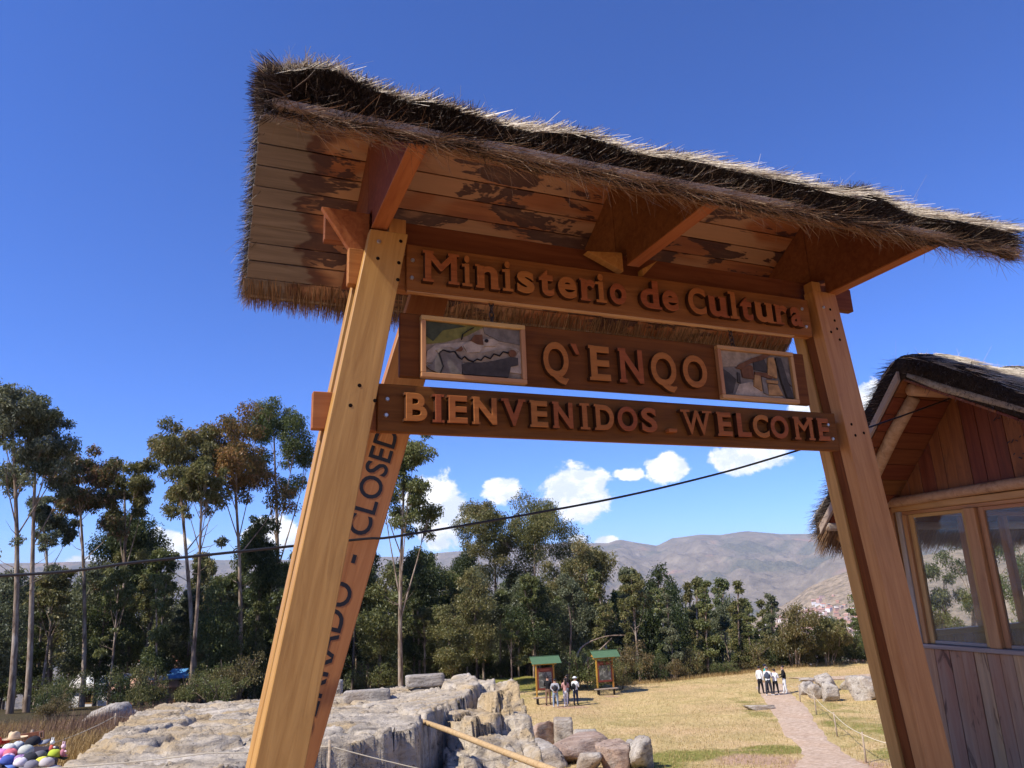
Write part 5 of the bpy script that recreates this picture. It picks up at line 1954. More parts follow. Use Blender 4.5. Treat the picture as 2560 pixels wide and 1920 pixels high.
# the slab: gently tilted bedding with shallow ledges
dirn = OA * .55 + OB * .83
prp = OA * .83 - OB * .55
bl = prp * 2.3 + .9 * fbm(dirn * .5, prp * .9, 3, 70)
bed = .11 * ridged(dirn * .35, prp * 1.5, 4, 71) + .03 * ridged(dirn * 1.3, prp * 6, 3, 73) + .075 * (bl - np.floor(bl)) ** 2
h1 = -.50 - .044 * (OA - 10) + .25 * np.exp(-((OA - 18) / 1.5) ** 2 - ((OB + .9) / 1.6) ** 2) + bed - .05
hid, bd, q2, q3, du, dv = voronoi(OA, OB, 1.5, 2.3, .55, 5)
h1 = h1 + (hid - .5) * .10 - .10 * np.exp(-(bd / .035) ** 2) * (q2 > .45)
# long dark ledge cuts
for (a0, b0, a1, b1, dp) in ((12.4, -5.9, 15.0, -5.9, .22), (14.9, -5.1, 15.8, -4.9, .18), (11.0, -5.2, 11.9, -5.2, .14), (12.2, -4.2, 13.6, -3.5, .2)):
    ex, ey = a1 - a0, b1 - b0
    L2 = ex * ex + ey * ey
    t = ((wobA - a0) * ex + (wobB - b0) * ey) / L2
    sd = ((wobA - a0) * -ey + (wobB - b0) * ex) / math.sqrt(L2)
    h1 = h1 - dp * np.exp(-((t - .5) / .5) ** 6) * smooth01((.16 - np.abs(sd)) / .10)
# stepped, broken right part
hid, bd, q2, q3, du, dv = voronoi(wobA, wobB, 1.0, .62, .5, 9)
hid2, bd2, p2_, p3_, du2, dv2 = voronoi(OA, OB, .42, .26, .5, 19)
h2 = np.interp(OA, [10.5, 11.6, 12.4, 13.3, 14.2, 15.2, 16.2, 17.2, 18.4], [-1.95, -1.70, -1.28, -1.12, -1.02, -.98, -.90, -.80, -.72]) + .05 * OB
h2 = h2 + (hid - .5) * .55 + (hid2 - .5) * .16
st_ = h2 / .13 + .25 * fbm(OA * 1.2, OB * 1.2, 2, 33)
h2 = .13 * (np.floor(st_) + smooth01((st_ - np.floor(st_)) * 3.0)) + du * (q2 - .5) * .34 + dv * (q3 - .5) * .34 - .30 * smooth01((.05 - bd) / .04) - .07 * smooth01((.05 - bd2) / .04)
# low broken front
hid, bd, q2, q3, du, dv = voronoi(wobA, wobB, .85, .55, .6, 29)
h3 = np.interp(OA, [7, 9, 10.5, 12], [-.75, -.80, -1.05, -1.35]) + (hid - .5) * .36 + du * (q2 - .5) * .3 + (hid2 - .5) * .12 - .22 * smooth01((.05 - bd) / .04)
gr = ground_ab(OA, OB) - .9


def face(d, h, steep=.10):
    k = smooth01((d + steep) / steep)
    return gr + (h - gr) * k


OZ = np.maximum(np.maximum(face(d1, h1), face(d2, h2)), face(d3, h3, .16))
OZ = OZ + .035 * fbm(OA * 5, OB * 5, 4, 83) * (OZ > gr + .1) + .018 * fbm(OA * 13, OB * 13, 3, 84)
ox, oy = xy(OA, OB)
ii = np.arange(OA.size).reshape(OA.shape)
Fo = np.stack((ii[:-1, :-1], ii[:-1, 1:], ii[1:, 1:], ii[1:, :-1]), -1).reshape(-1, 4)
keep = ((OZ > gr + .02)[:-1, :-1] | (OZ > gr + .02)[1:, 1:] | (OZ > gr + .02)[:-1, 1:] | (OZ > gr + .02)[1:, :-1]).ravel()
tag(obj('rock_outcrop', mk('rock_outcrop', np.stack((ox, oy, OZ), -1).reshape(-1, 3), Fo[keep], ROCK, smooth=False)), 'broad weathered limestone outcrop with broken stepped right end below the gate', 'rock outcrop')


def top_of_rock(a, b):
    i, j = int(round((a - ga[0]) / .042)), int(round((b - gb[0]) / .042))
    return float(OZ[i, j]) if 0 <= i < len(ga) and 0 <= j < len(gb) else float(ground_ab(a, b))


def boulder_mesh(seed, sx, sy, sz, blocky=.35, sub=4, rough=.16, mat=None):
    bm = bmesh.new()
    bmesh.ops.create_icosphere(bm, subdivisions=sub, radius=1.0)
    r = random.Random(seed)
    planes = [(Vector((r.gauss(0, 1), r.gauss(0, 1), r.gauss(0, .8))).normalized(), r.uniform(.55, .88)) for _ in range(9)]
    ph = [r.uniform(0, 50) for _ in range(3)]
    V = np.array([v.co[:] for v in bm.verts])
    p = 2 + 6 * blocky if blocky < .8 else 16
    if blocky > .8: planes = []
    nrm_ = (np.abs(V) ** p).sum(1) ** (1 / p)
    V = V / nrm_[:, None]
    for n, d in planes:
        n = np.array(n)
        s = V @ n
        V = V - np.outer(np.maximum(s - d, 0) * .85, n)
    f = fbm(V[:, 0] * 1.8 + ph[0] + V[:, 2], V[:, 1] * 1.8 + ph[1] - V[:, 2] * .7, 4, seed) * rough + fbm(V[:, 0] * 7 + ph[2], V[:, 1] * 7 + V[:, 2] * 5, 3, seed + 3) * rough * .3
    V = V * (1 + f)[:, None] * np.array([sx, sy, sz])
    F = [tuple(v.index for v in fc.verts) for fc in bm.faces]
    bm.free()
    return mk('rock', V, np.array(F), mat)


def rock(a, b, size, seed, label, mat=ROCK_G, name='boulder', cat='boulder', blocky=.4, rot=0.0, sink=.18, group=None, base=None, rough=.16, sub=4):
    sx, sy, sz = size[0] / 2, size[1] / 2, size[2] / 2
    x, y = xy(a, b)
    z = (float(ground_ab(a, b)) if base is None else base) + sz * (1 - 2 * sink)
    o = obj(name, boulder_mesh(seed, sx, sy, sz, blocky, sub, rough, mat), None, Matrix.Translation((float(x), float(y), z)) @ Matrix.Rotation(rot, 4, 'Z'))
    return tag(o, label, cat, group)


RZ_ = -.39      # turns X to the right-hand side of the view
# cut stones at the foot of the outcrop
rock(33.6, 1.62, (.78, .8, 1.15), 1, 'upright squared grey stone standing on the grass right of the outcrop', ROCK_G, 'cut_stone', 'stone block', .9, RZ_, .06, rough=.07)
rock(33.0, 2.5, (.98, .8, .72), 2, 'low square grey stone block beside the upright one', ROCK_G, 'cut_stone', 'stone block', .95, RZ_, .08, rough=.06)
rock(33.8, .75, (1.3, 1.0, 1.15), 3, 'reddish lumpy stone leaning against the left of the upright block', ROCK_R, 'boulder', 'boulder', .3, .3, .12)
rock(30.0, 1.75, (2.7, 2.2, 1.0), 4, 'wide flat-topped reddish stone in front of the two cut blocks', ROCK_R, 'boulder', 'boulder', .6, RZ_ + .15, .1, rough=.10)
rock(27.9, 3.05, (1.5, 1.2, 1.25), 5, 'rounded reddish boulder at the bottom of the photo, left of the palest one', ROCK_R, 'boulder', 'boulder', .35, .8, .15)
rock(27.6, 4.0, (1.05, .95, 1.15), 6, 'palest rounded boulder at the edge of the green grass, rightmost of its row', ROCK_G, 'boulder', 'boulder', .45, .2, .12)
rock(28.3, 3.75, (1.4, .8, .9), 7, 'grey boulder behind the palest one of the bottom row', ROCK_G, 'boulder', 'boulder', .4, .5, .12)
rock(27.6, 2.1, (1.1, 1.0, .8), 8, 'small grey stone left of the rounded reddish boulder', ROCK_G, 'boulder', 'boulder', .4, 1.2, .12)
rock(29.0, 0.6, (1.8, 1.4, 1.0), 9, 'grey stone in the shadow at the foot of the outcrop', ROCK_G, 'boulder', 'boulder', .4, 1.7, .12)
# boulders right of the path
rock(49.4, 17.75, (1.35, .9, .95), 11, 'pale grey boulder nearest the path, leftmost of the group by the rope', ROCK_G, blocky=.2, rot=.4)
rock(47.4, 17.6, (1.35, 1.0, 1.0), 12, 'low pale boulder between the leftmost and the square one', ROCK_G, blocky=.25, rot=1.4)
rock(45.9, 17.95, (1.25, 1.0, 1.2), 13, 'square-sided pale boulder in front of the group by the rope', ROCK_G, blocky=.6, rot=-.3)
rock(50.8, 19.6, (2.0, 1.5, 1.35), 14, 'largest rounded grey boulder at the back of the group by the rope', ROCK_G, blocky=.2, rot=.9)
rock(50.6, 21.3, (1.6, 1.1, .8), 15, 'small weedy grey boulder behind the largest rounded one', ROCK_G, blocky=.2, rot=2.0)
rock(45.6, 19.9, (1.9, 1.5, 1.75), 16, 'big pitted limestone block beside the right gate post', ROCK_G, blocky=.6, rot=-.4, rough=.28)
rock(44.2, 20.6, (1.2, 1.2, 1.3), 17, 'rounded limestone block half hidden by the right gate post', ROCK_G, blocky=.4, rot=.7)
rock(43.2, 12.85, (1.8, .7, .35), 18, 'flat grey stone lying in the grass left of the path', ROCK_G, blocky=.3, rot=RZ_)
rock(56.0, 20.4, (1.1, .8, .3), 19, 'dark low slab at the start of the branching path', ROCK_G, 'stone_slab', 'stone', .4, RZ_)
# pale rock in the dry grass on the left
rock(25.2, -13.55, (1.55, 1.1, 1.0), 21, 'smooth whitish rock hump in the dry grass left of the outcrop', ROCK_G, blocky=.15, rot=.3, sink=.2, rough=.2)
rock(25.6, -12.95, (.8, .8, .85), 22, 'smaller grey rock at the right side of the whitish hump', ROCK_G, blocky=.25, rot=1.0, sink=.2)
# carved blocks and the row of loose stones on the outcrop
for k, (a, b, sz_, rot, lab) in enumerate(((17.3, -4.25, (.42, .30, .34), RZ_ + .1, 'small squared grey block at the back left of the outcrop, by the CLOSED plank'),
                                          (16.4, -3.3, (.95, .34, .24), RZ_ + .16, 'long carved grey ledge stone along the back of the outcrop'),
                                          (17.4, -2.2, (.85, .34, .24), RZ_ + .22, 'second carved ledge stone, darker, right of the long one'))):
    rock(a, b, sz_, 31 + k, lab, ROCK_G, 'cut_stone', 'stone block', .95, rot, .12, base=top_of_rock(a, b), rough=.05)
sr = random.Random(9)
for k in range(15):
    a, b = 18.3 + sr.uniform(-.25, .25), -3.75 + k * .12 + sr.uniform(-.03, .03)
    s = sr.uniform(.09, .19)
    rock(a, b, (s * 1.3, s, s * .9), 50 + k, 'fist-sized loose stone in the row along the back rim of the outcrop', ROCK_G, 'loose_stone', 'stone', .25, sr.uniform(0, 3), .15,
         'loose stones on the outcrop rim', base=max(top_of_rock(a, b), -.93), sub=2)


# ------------------------------------------------------------------ dry grass on the left slope and tufts
def blades(name, n, region, hmin, hmax, tones, dens=None, wd=.006, label=None):
    r = RNG
    A, B = region(n)
    z = ground_ab(A, B)
    x, y = xy(A, B)
    P = np.stack((x, y, z - .02), -1)
    D = unit(np.stack((r.normal(.1, .28, n), r.normal(0, .28, n), np.ones(n)), -1))
    V, F = straws(P, D, r.uniform(hmin, hmax, n), wd * r.uniform(.7, 1.4, n), taper=.25, bend=.15)
    tone = np.repeat(np.clip(r.beta(2, 2, n) + .25 * fbm(A * .5, B * .5, 3, 5), 0, 1), 4)
    o = obj(name, mk(name, V, F, tones, attr=tone))
    o['kind'] = 'stuff'
    return o


DRYG = straw_mat('dry_grass', [(0, (0.17, 0.10, 0.035)), (.5, (0.34, 0.225, 0.085)), (1, (0.50, 0.37, 0.17))])
REDG = straw_mat('reddish_dry_weeds', [(0, (0.10, 0.05, 0.035)), (.5, (0.22, 0.13, 0.085)), (1, (0.36, 0.24, 0.15))])
MEADG = straw_mat('meadow_grass', [(0, (0.20, 0.165, 0.05)), (.5, (0.40, 0.29, 0.115)), (1, (0.56, 0.43, 0.21))])


def left_region(n):
    A = RNG.uniform(13.5, 30, n)
    B = -A * RNG.uniform(.33, .80, n)
    return A, B


blades('dry_grass', 42000, left_region, .18, .52, DRYG, wd=.011)
blades('dry_weeds', 9000, lambda n: (RNG.uniform(19, 30, n), -RNG.uniform(9.0, 13.5, n)), .3, .85, REDG, wd=.010)


def meadow_region(n):
    A = RNG.uniform(25, 66, n)
    t = RNG.uniform(.0, .50, n)
    ok = (A < edge_a(t) + 1)
    A, t = A[ok], t[ok]
    return np.resize(A, n), np.resize(A * t, n)


def off_path(f):
    def g(n):
        A, B = f(int(n * 1.3))
        l = np.interp(A, [p[0] for p in PL], [p[1] for p in PL])
        r_ = np.interp(A, [p[0] for p in PR], [p[1] for p in PR])
        ok = ~((B > l - .05) & (B < r_ + .05) & (A < 56))
        A, B = A[ok], B[ok]
        return np.resize(A, n), np.resize(B, n)
    return g


blades('meadow_grass', 42000, off_path(meadow_region), .04, .15, MEADG, wd=.02)
def fringe(n):
    t = RNG.uniform(.05, .50, n)
    A = edge_a(t) + RNG.normal(.3, .7, n)
    return A, A * t


blades('meadow_grass', 9000, fringe, .15, .42, DRYG, wd=.02)


# ------------------------------------------------------------------ rope fences
FENCE = plain('weathered_stake', (0.36, 0.28, 0.20), .85, .15, .3, 20)
ROPE = plain('pale_rope', (0.58, 0.50, 0.36), .9, .1)


def rope_fence(label, posts, h, extra, r=.035, rr_=.013, sag=.10):
    f = thing('rope_fence', label, 'fence', P3(*posts[0][:2]))
    tops = []
    for a, b, lean in posts:
        p = P3(a, b, -.15)
        q = P3(a, b, h) + Vector((lean, 0, 0))
        tube('stake', [p, p.lerp(q, .5), q], [r, r * .95, r * .85], FENCE, f, 8)
        tops.append(q - Vector((0, 0, .07)))
    line = [Vector(e) for e in extra[0]] + tops + [Vector(e) for e in extra[1]]
    pts = []
    for p, q in zip(line[:-1], line[1:]):
        for k in range(8):
            t = k / 8
            pts.append(p.lerp(q, t) - Vector((0, 0, sag * 4 * t * (1 - t))))
    pts.append(line[-1])
    tube('rope', pts, rr_, ROPE, f, 6)
    return f


rope_fence('thin rope strung between stakes along the right side of the path', [(46.1, 16.2, .03), (40.3, 14.9, 0), (33.4, 13.1, -.03), (27.05, 11.45, .02)], .95, ([P3(50.5, 17.2, .5)], [P3(24.5, 11.9, .75), P3(20, 13, .9)]))
rope_fence('single stake with a rope running down the dry grass on the left slope', [(22.0, -11.5, 0)], .62, ([P3(14.5, -9.0, .25)], [P3(24.5, -9.5, .45), P3(27, -6, .6)]), .028, .010, .06)
rope_fence('white cord on a thin stake across the front of the rock outcrop', [(9.5, -2.36, .01)], 1.0, ([P3(8.4, -5.2, .35), P3(9.0, -3.6, .46)], [P3(9.9, -.6, .55)]), .022, .007, .02)

# wooden handrail in front of the outcrop
hr_ = thing('handrail', 'rough round-pole wooden handrail sloping down in front of the broken rock', 'handrail', P3(13.5, -1.66))
q0 = Vector((*[float(v) for v in xy(13.6, -1.83)], -.672))
q1 = Vector((*[float(v) for v in xy(10.0, .29)], -.69))
q2 = Vector((*[float(v) for v in xy(8.6, 1.12)], -.70))
tube('rail', [q0, q0.lerp(q1, .3) + Vector((0, 0, .012)), q0.lerp(q1, .65), q1, q2], [.040, .045, .043, .046, .045], W_POLE, hr_, 10)
for a, b, top in ((13.5, -1.66, -.74), (9.0, .86, -.75)):
    x, y = [float(v) for v in xy(a, b)]
    zt = top if a > 11 else -.74
    tube('rail_post', [(x, y, float(ground_ab(a, b)) - .3), (x, y, zt)], .048, FENCE, hr_, 9)


# ------------------------------------------------------------------ information boards
B_YEL = wood('ochre_painted_post', (0.55, 0.29, 0.05), (0.42, 0.20, 0.035), vary=.05, rough=.55)
B_RED = plain('red_board_panel', (0.21, 0.045, 0.028), .6, .3, .15, 6)
B_GRN = plain('green_roof_sheet', (0.085, 0.15, 0.072), .45, .4, .08, 5)
B_DKG = plain('dark_green_ridge', (0.035, 0.075, 0.035), .5, .3)
B_MAP = attr_mat('printed_map', lambda k, b: (k.link(k.ramp(k.noise(k.coord((1, 1, 1)), 2.6, 5, .6, .8), [(.34, (0.055, 0.055, 0.045)), (.5, (0.14, 0.135, 0.11)), (.56, (0.34, 0.33, 0.27)), (.62, (0.12, 0.12, 0.10))]), b.inputs['Base Color'])))
B_BLK = plain('tarred_post_foot', (0.03, 0.024, 0.02), .8, .2)


def info_board(a, b, yaw, label):
    base = P3(a, b)
    t = thing('information_board', label, 'information board', base, None, yaw)
    M0 = wmat(t)
    def pl(name, A, B, wd_, w, th_, mat, parent=t, bv=.006):
        A, B = M0 @ Vector(A), M0 @ Vector(B)
        return plank(name, A, B, M0.to_3x3() @ Vector(wd_), w, th_, mat, parent, bv)
    for x in (-.58, .58):
        pl('post', (x, 0, .42), (x, 0, 2.30), (1, 0, 0), .095, .095, B_YEL)
        pl('post_foot', (x, 0, -.25), (x, 0, .418), (1, 0, 0), .096, .096, B_BLK)
    pn = pl('panel', (0, -.02, .80), (0, -.02, 2.14), (1, 0, 0), 1.06, .035, B_RED)
    pl('map_print', (0, -.0395, .93), (0, -.0395, 1.88), (1, 0, 0), .86, .003, B_MAP, pn, 0)
    pl('title_strip', (0, -.0395, 1.965), (0, -.0395, 2.06), (1, 0, 0), .62, .003, plain('title_print', (0.36, 0.10, 0.06), .6), pn, 0)
    # gabled roof: ridge along X
    ap, hw, ov, hl = 2.82, .62, .34, .98
    for s in (-1, 1):
        A = M0 @ Vector((-hl, s * hw / 2, ap - .19 + .02))
        B = M0 @ Vector((hl, s * hw / 2, ap - .19 + .02))
        plank('roof_sheet', A, B, M0.to_3x3() @ Vector((0, s * hw, -.40)), math.hypot(hw, .40) + .04, .018, B_GRN, t, .003)
    pl('ridge_cap', (-hl - .01, 0, ap + .028), (hl + .01, 0, ap + .028), (0, 1, 0), .12, .02, B_DKG)
    for x in (-.80, .80):
        tri = [(0, ap - .02), (hw * .86, ap - .37), (-hw * .86, ap - .37)]
        prism('gable_panel', [M0 @ Vector((x - .015, q, z)) for q, z in tri], [M0 @ Vector((x + .015, q, z)) for q, z in tri], B_YEL, t, .003, M0.to_3x3() @ Vector((0, 1, 0)))
    pl('tie_beam', (-.80, 0, 2.36), (.80, 0, 2.36), (0, 1, 0), .09, .09, B_YEL)
    pl('bench_plank', (-.9, -.30, .40), (.75, -.30, .40), (0, 1, 0), .30, .05, W_GREY)
    for x in (-.6, .5):
        pl('bench_leg', (x, -.30, -.15), (x, -.30, .372), (1, 0, 0), .09, .09, B_BLK)
    return t


info_board(50.0, 1.40, RZ_ + .22, 'green-roofed information board nearer the rock, with visitors standing before it')
info_board(53.4, 5.62, RZ_ + .25, 'green-roofed information board standing alone further right on the meadow')


# ------------------------------------------------------------------ people
SKIN = plain('skin', (0.42, 0.235, 0.155), .6, .3)
HAIR = plain('dark_hair', (0.018, 0.012, 0.010), .5, .4)
CLOTH = {}


def cloth(c):
    if c not in CLOTH:
        CLOTH[c] = plain('cloth', c, .85, .15, .12, 9)
    return CLOTH[c]


def person(a, b, face, label, shirt, trousers, shoes=(0.6, 0.58, 0.55), H=1.66, arms='down', hair='short', extras=(), sleeves=True, stride=.10, lean=0.0, wide=.0):
    """face: heading in degrees, 0 = away from the camera, 180 = towards it. One continuous skinned body, clothes as material zones."""
    x, y = [float(v) for v in xy(a, b)]
    z = float(ground_ab(a, b)) + .035 * (a > 26 and False)
    yaw = RZ_ - math.radians(face)
    t = thing('person', label, 'person', (x, y, z), None, yaw)
    s = H / 1.70
    vs, es, rd, grp = [], [], [], []

    def v(p, r, g):
        vs.append(Vector(p) * s)
        rd.append(r * s)
        grp.append(g)
        return len(vs) - 1

    def chain_(start, items):
        prev = start
        for p, r, g in items:
            k = v(p, r, g)
            es.append((prev, k))
            prev = k
        return prev
    L = lean
    root = v((0, 0, .93), .135, 't')
    chest = chain_(root, [((0, .01 + L * .3, 1.08), .125, 's'), ((0, .02 + L * .6, 1.24), .15, 's'), ((0, .0 + L, 1.38), .135, 's')])
    head = chain_(chest, [((0, .01 + L * 1.2, 1.475), .055, 'k'), ((0, .035 + L * 1.3, 1.56), .082, 'k'), ((0, .025 + L * 1.3, 1.635), .092, 'k'), ((0, .02 + L * 1.3, 1.685), .06, 'k')])
    v_n = len(vs) - 3
    nose = v((0, .135 + L * 1.3, 1.565), .014, 'k')
    es.append((v_n, nose))
    for sx in (-1, 1):
        f = stride * sx
        chain_(root, [((sx * .095, 0, .84), .105, 't'), ((sx * (.10 + wide), .02 + f * .5, .48), .072, 't'), ((sx * (.105 + wide), f, .12), .052, 't'), ((sx * (.105 + wide), f + .01, .045), .05, 'f'), ((sx * (.115 + wide), f + .15, .035), .038, 'f')])
        sg = 's' if sleeves else 'k'
        sh = (sx * .19, L, 1.385)
        if arms == 'back':
            pts = [(sh, .065, 's'), ((sx * .27, -.08 + L * .6, 1.15), .05, sg), ((sx * .09, -.19, .985), .036, sg)]
            hand, hd = Vector((sx * .03, -.20, .965)), Vector((-sx, -.1, -.3))
        elif arms == 'front':
            pts = [(sh, .065, 's'), ((sx * .24, .05 + L, 1.13), .05, sg), ((sx * .09, .27 + L, 1.13), .036, sg)]
            hand, hd = Vector((sx * .06, .30 + L, 1.14)), Vector((-sx * .4, 1, .1))
        elif arms == 'point':
            q = 1 if sx > 0 else -1
            pts = [(sh, .065, 's'), ((sx * .25, .06 + L, 1.14), .05, sg), ((sx * .22, .30 + L, 1.10 if q > 0 else 1.0), .036, sg)]
            hand, hd = Vector((sx * .22, .34 + L, 1.10 if q > 0 else .98)), Vector((0, 1, 0))
        else:
            pts = [(sh, .065, 's'), ((sx * .255, -.01 + L * .5, 1.12), .05, sg), ((sx * .265, .04, .88), .036, sg)]
            hand, hd = Vector((sx * .268, .05, .82)), Vector((0, .15, -1))
        wr = chain_(chest, pts)
        hd.normalize()
        side = hd.cross(Vector((0, 0, 1)) if abs(hd.z) < .8 else Vector((0, 1, 0))).normalized()
        palm = v(hand, .034, 'k')
        es.append((wr, palm))
        for q in range(4):
            off = side * (q - 1.5) * .019
            ln = (.070, .082, .078, .060)[q]
            chain_(palm, [(hand + hd * .045 + off, .0105, 'k'), (hand + hd * (.045 + ln * .55) + off, .0095, 'k'), (hand + hd * (.040 + ln) + off + Vector((0, 0, -.012)), .008, 'k')])
        chain_(palm, [(hand + side * .042 + hd * .015, .0115, 'k'), (hand + side * .058 + hd * .055, .009, 'k')])
    me0 = bpy.data.meshes.new('p')
    me0.from_pydata([tuple(p) for p in vs], es, [])
    tmp = bpy.data.objects.new('p', me0)
    COL.objects.link(tmp)
    sk = tmp.modifiers.new('s', 'SKIN')
    sk.use_smooth_shade = True
    for i, d in enumerate(me0.skin_vertices[0].data):
        d.radius = (rd[i] * (1.18 if grp[i] == 's' and abs(vs[i].x) < .01 else 1), rd[i] * (.86 if grp[i] in 'st' and abs(vs[i].x) < .01 else 1))
        d.use_root = i == 0
    ss = tmp.modifiers.new('u', 'SUBSURF')
    ss.levels = ss.render_levels = 1
    dg = bpy.context.evaluated_depsgraph_get()
    me = bpy.data.meshes.new_from_object(tmp.evaluated_get(dg))
    bpy.data.objects.remove(tmp)
    bpy.data.meshes.remove(me0)
    me.name = 'body'
    me.materials.clear()
    for m in (SKIN, cloth(shirt), cloth(trousers), cloth(shoes)):
        me.materials.append(m)
    segs = [(np.array(vs[i]), np.array(vs[j]), grp[j] if grp[j] != 'k' else ('k' if grp[i] in 'k' or rd[j] < .06 * s else 's')) for i, j in es]
    C = np.array([p.center[:] for p in me.polygons])
    best, gi = np.full(len(C), 9e9), np.zeros(len(C), int)
    code = {'k': 0, 's': 1, 't': 2, 'f': 3}
    for p, q, g in segs:
        e = q - p
        tt = np.clip(((C - p) @ e) / (e @ e), 0, 1)
        d = np.linalg.norm(C - p - tt[:, None] * e, axis=1)
        m = d < best
        best = np.where(m, d, best)
        gi = np.where(m, code[g], gi)
    me.polygons.foreach_set('material_index', gi.astype(np.int32))
    me.polygons.foreach_set('use_smooth', np.ones(len(me.polygons), bool))
    M0 = wmat(t)
    obj('body', me, t, M0)

    def blob(name, c, r, mat, seed=0):
        bm = bmesh.new()
        bmesh.ops.create_icosphere(bm, subdivisions=2, radius=1)
        V = [(Vector((c[0] + q.co.x * r[0], c[1] + q.co.y * r[1], c[2] + q.co.z * r[2]))) * s for q in bm.verts]
        F = [tuple(q.index for q in fc.verts) for fc in bm.faces]
        bm.free()
        return obj(name, mk(name, V, np.array(F), mat, smooth=True), t, M0)
    hy = L * 1.3
    for sx in (-1, 1):
        blob('ear', (sx * .088, .02 + hy, 1.585), (.012, .022, .03), SKIN)
        blob('eye', (sx * .032, .112 + hy, 1.600), (.011, .008, .009), HAIR)
    blob('mouth', (0, .108 + hy, 1.525), (.024, .008, .006), cloth((0.25, 0.09, 0.08)))
    if hair == 'short':
        blob('hair', (0, -.005 + hy, 1.655), (.102, .108, .075), HAIR)
    elif hair == 'long':
        blob('hair', (0, -.015 + hy, 1.65), (.105, .112, .082), HAIR)
        blob('hair', (0, -.075 + hy * .8, 1.45), (.095, .05, .20), HAIR)
    elif hair == 'grey':
        blob('hair', (0, -.005 + hy, 1.655), (.102, .108, .072), cloth((0.16, 0.14, 0.13)))
    for e in extras:
        k = e[0]
        if k == 'backpack':
            o = blob('backpack', (0, -.21 + L * .6, 1.17), (.15, .085, .21), cloth(e[1]))
        elif k == 'shoulder_bag':
            blob('shoulder_bag', (e[2], -.10, 1.0), (.10, .07, .13), cloth(e[1]))
        elif k == 'hat':
            blob('hat', (0, hy, 1.70), (.115, .12, .07), cloth(e[1]))
            blob('hat_brim', (0, hy + .01, 1.675), (.17, .18, .014), cloth(e[1]))
        elif k == 'cap':
            blob('cap', (0, hy, 1.69), (.108, .114, .06), cloth(e[1]))
            blob('cap_visor', (0, hy + .13, 1.665), (.075, .075, .010), cloth(e[1]))
        elif k == 'vest':
            blob('vest', (0, L * .5, 1.2), (.19, .145, .27), cloth(e[1]))
        elif k == 'scarf':
            blob('scarf', (0, .03 + L, 1.45), (.09, .09, .06), cloth(e[1]))
        elif k == 'coat':
            blob('coat', (0, .0 + L * .5, 1.10), (.195, .15, .36), cloth(e[1]))
        elif k == 'stick':
            P0, P1 = M0 @ (Vector((.3, .1, .02)) * s), M0 @ (Vector((.28, .08, .85)) * s)
            tube('walking_stick', [P0, P1], .014, W_POLE, t, 6)
    return t


WHT, LGR, DNV, BLK, BLU = (.72, .71, .70), (.36, .36, .37), (.035, .045, .075), (.014, .014, .016), (.24, .30, .38)
person(49.1, 1.52, 20, 'person in dark clothes and brown trousers closest to the information board', BLK, (.20, .12, .08), BLK, 1.70, 'front', 'short')
person(48.0, 1.93, 5, 'person in grey top and pale jeans with hands behind back and a dark backpack', LGR, BLU, WHT, 1.62, 'back', 'short', [('backpack', (.03, .03, .035))], stride=.03, wide=.03)
person(49.3, 2.75, -30, 'dark-haired person in black seen behind the one in white trousers', BLK, BLK, BLK, 1.72, 'down', 'long')
person(48.25, 2.58, -15, 'person in pink and white top and white trousers with a bag at the hip', (.50, .27, .24), WHT, WHT, 1.62, 'front', 'long', [('shoulder_bag', (.10, .11, .13), .12)], stride=.05)
person(48.75, 3.22, 30, 'person in white jacket and white hat, dark jeans, small black backpack', WHT, DNV, BLK, 1.64, 'front', 'short', [('hat', WHT), ('backpack', BLK)], stride=.04)
person(50.6, 15.35, 60, 'person in white sleeves half hidden at the left of the group on the path', WHT, BLK, BLK, 1.66, 'down', 'short')
person(49.6, 15.55, 30, 'person in dark blue vest over white shirt, back to the camera, on the path', WHT, (.03, .032, .04), WHT, 1.72, 'front', 'grey', [('vest', (.055, .065, .095))], stride=.12, wide=.03)
person(50.9, 15.85, 120, 'person in turquoise top and dark cap at the back of the path group', (.03, .35, .29), (.05, .05, .06), BLK, 1.72, 'down', 'short', [('cap', (.03, .03, .05))])
person(49.7, 16.02, 35, 'person in white jacket and black trousers leaning in the middle of the path group', WHT, BLK, WHT, 1.58, 'front', 'short', stride=.20, lean=.03)
person(50.7, 16.95, -80, 'person in black coat and white trousers with a stick facing the path group', BLK, WHT, (.5, .5, .5), 1.68, 'point', 'short', [('coat', BLK), ('scarf', (.3, .27, .28)), ('stick',)], stride=.07)

# ------------------------------------------------------------------ signpost and hat stall at the lower left
sp = thing('signpost', 'small brown arrow signpost pointing left behind the hat stall', 'sign', P3(16, -10.05))
sx_, sy_ = [float(v) for v in xy(16, -10.05)]
tube('post', [(sx_, sy_, -1.9), (sx_ + .01, sy_, -.98)], [.030, .028], W_GREY, sp, 10)
dx, dy = E2 * .98
Ls = Vector((float(E2[0]), float(E2[1]), .12)).normalized()
Nn = Vector((-float(E1[0]), -float(E1[1]), 0))
cS = Vector((sx_, sy_, -1.10)) + Nn * .045
up = Ls.cross(Nn).normalized()
if up.z < 0: up = -up
out = [(-.30, -.01), (-.19, .075), (.285, .075), (.285, -.075), (-.22, -.075)]
W_SIGN = wood('sign_brown_wood', (0.20, 0.085, 0.04), (0.14, 0.055, 0.026), vary=.05)
prism('arrow_board', [cS + Ls * u + up * w for u, w in out], [cS + Ls * u + up * w - Nn * .025 for u, w in out], W_SIGN, sp, .003, Ls)
painted('LLEA ENCI', -.17, .15, -.035, .05, cS, Ls, up, Nn, B_BLK, sp, .01, .002)
W_PIC = plain('pictogram_frame_paint', (0.42, 0.34, 0.28), .7)
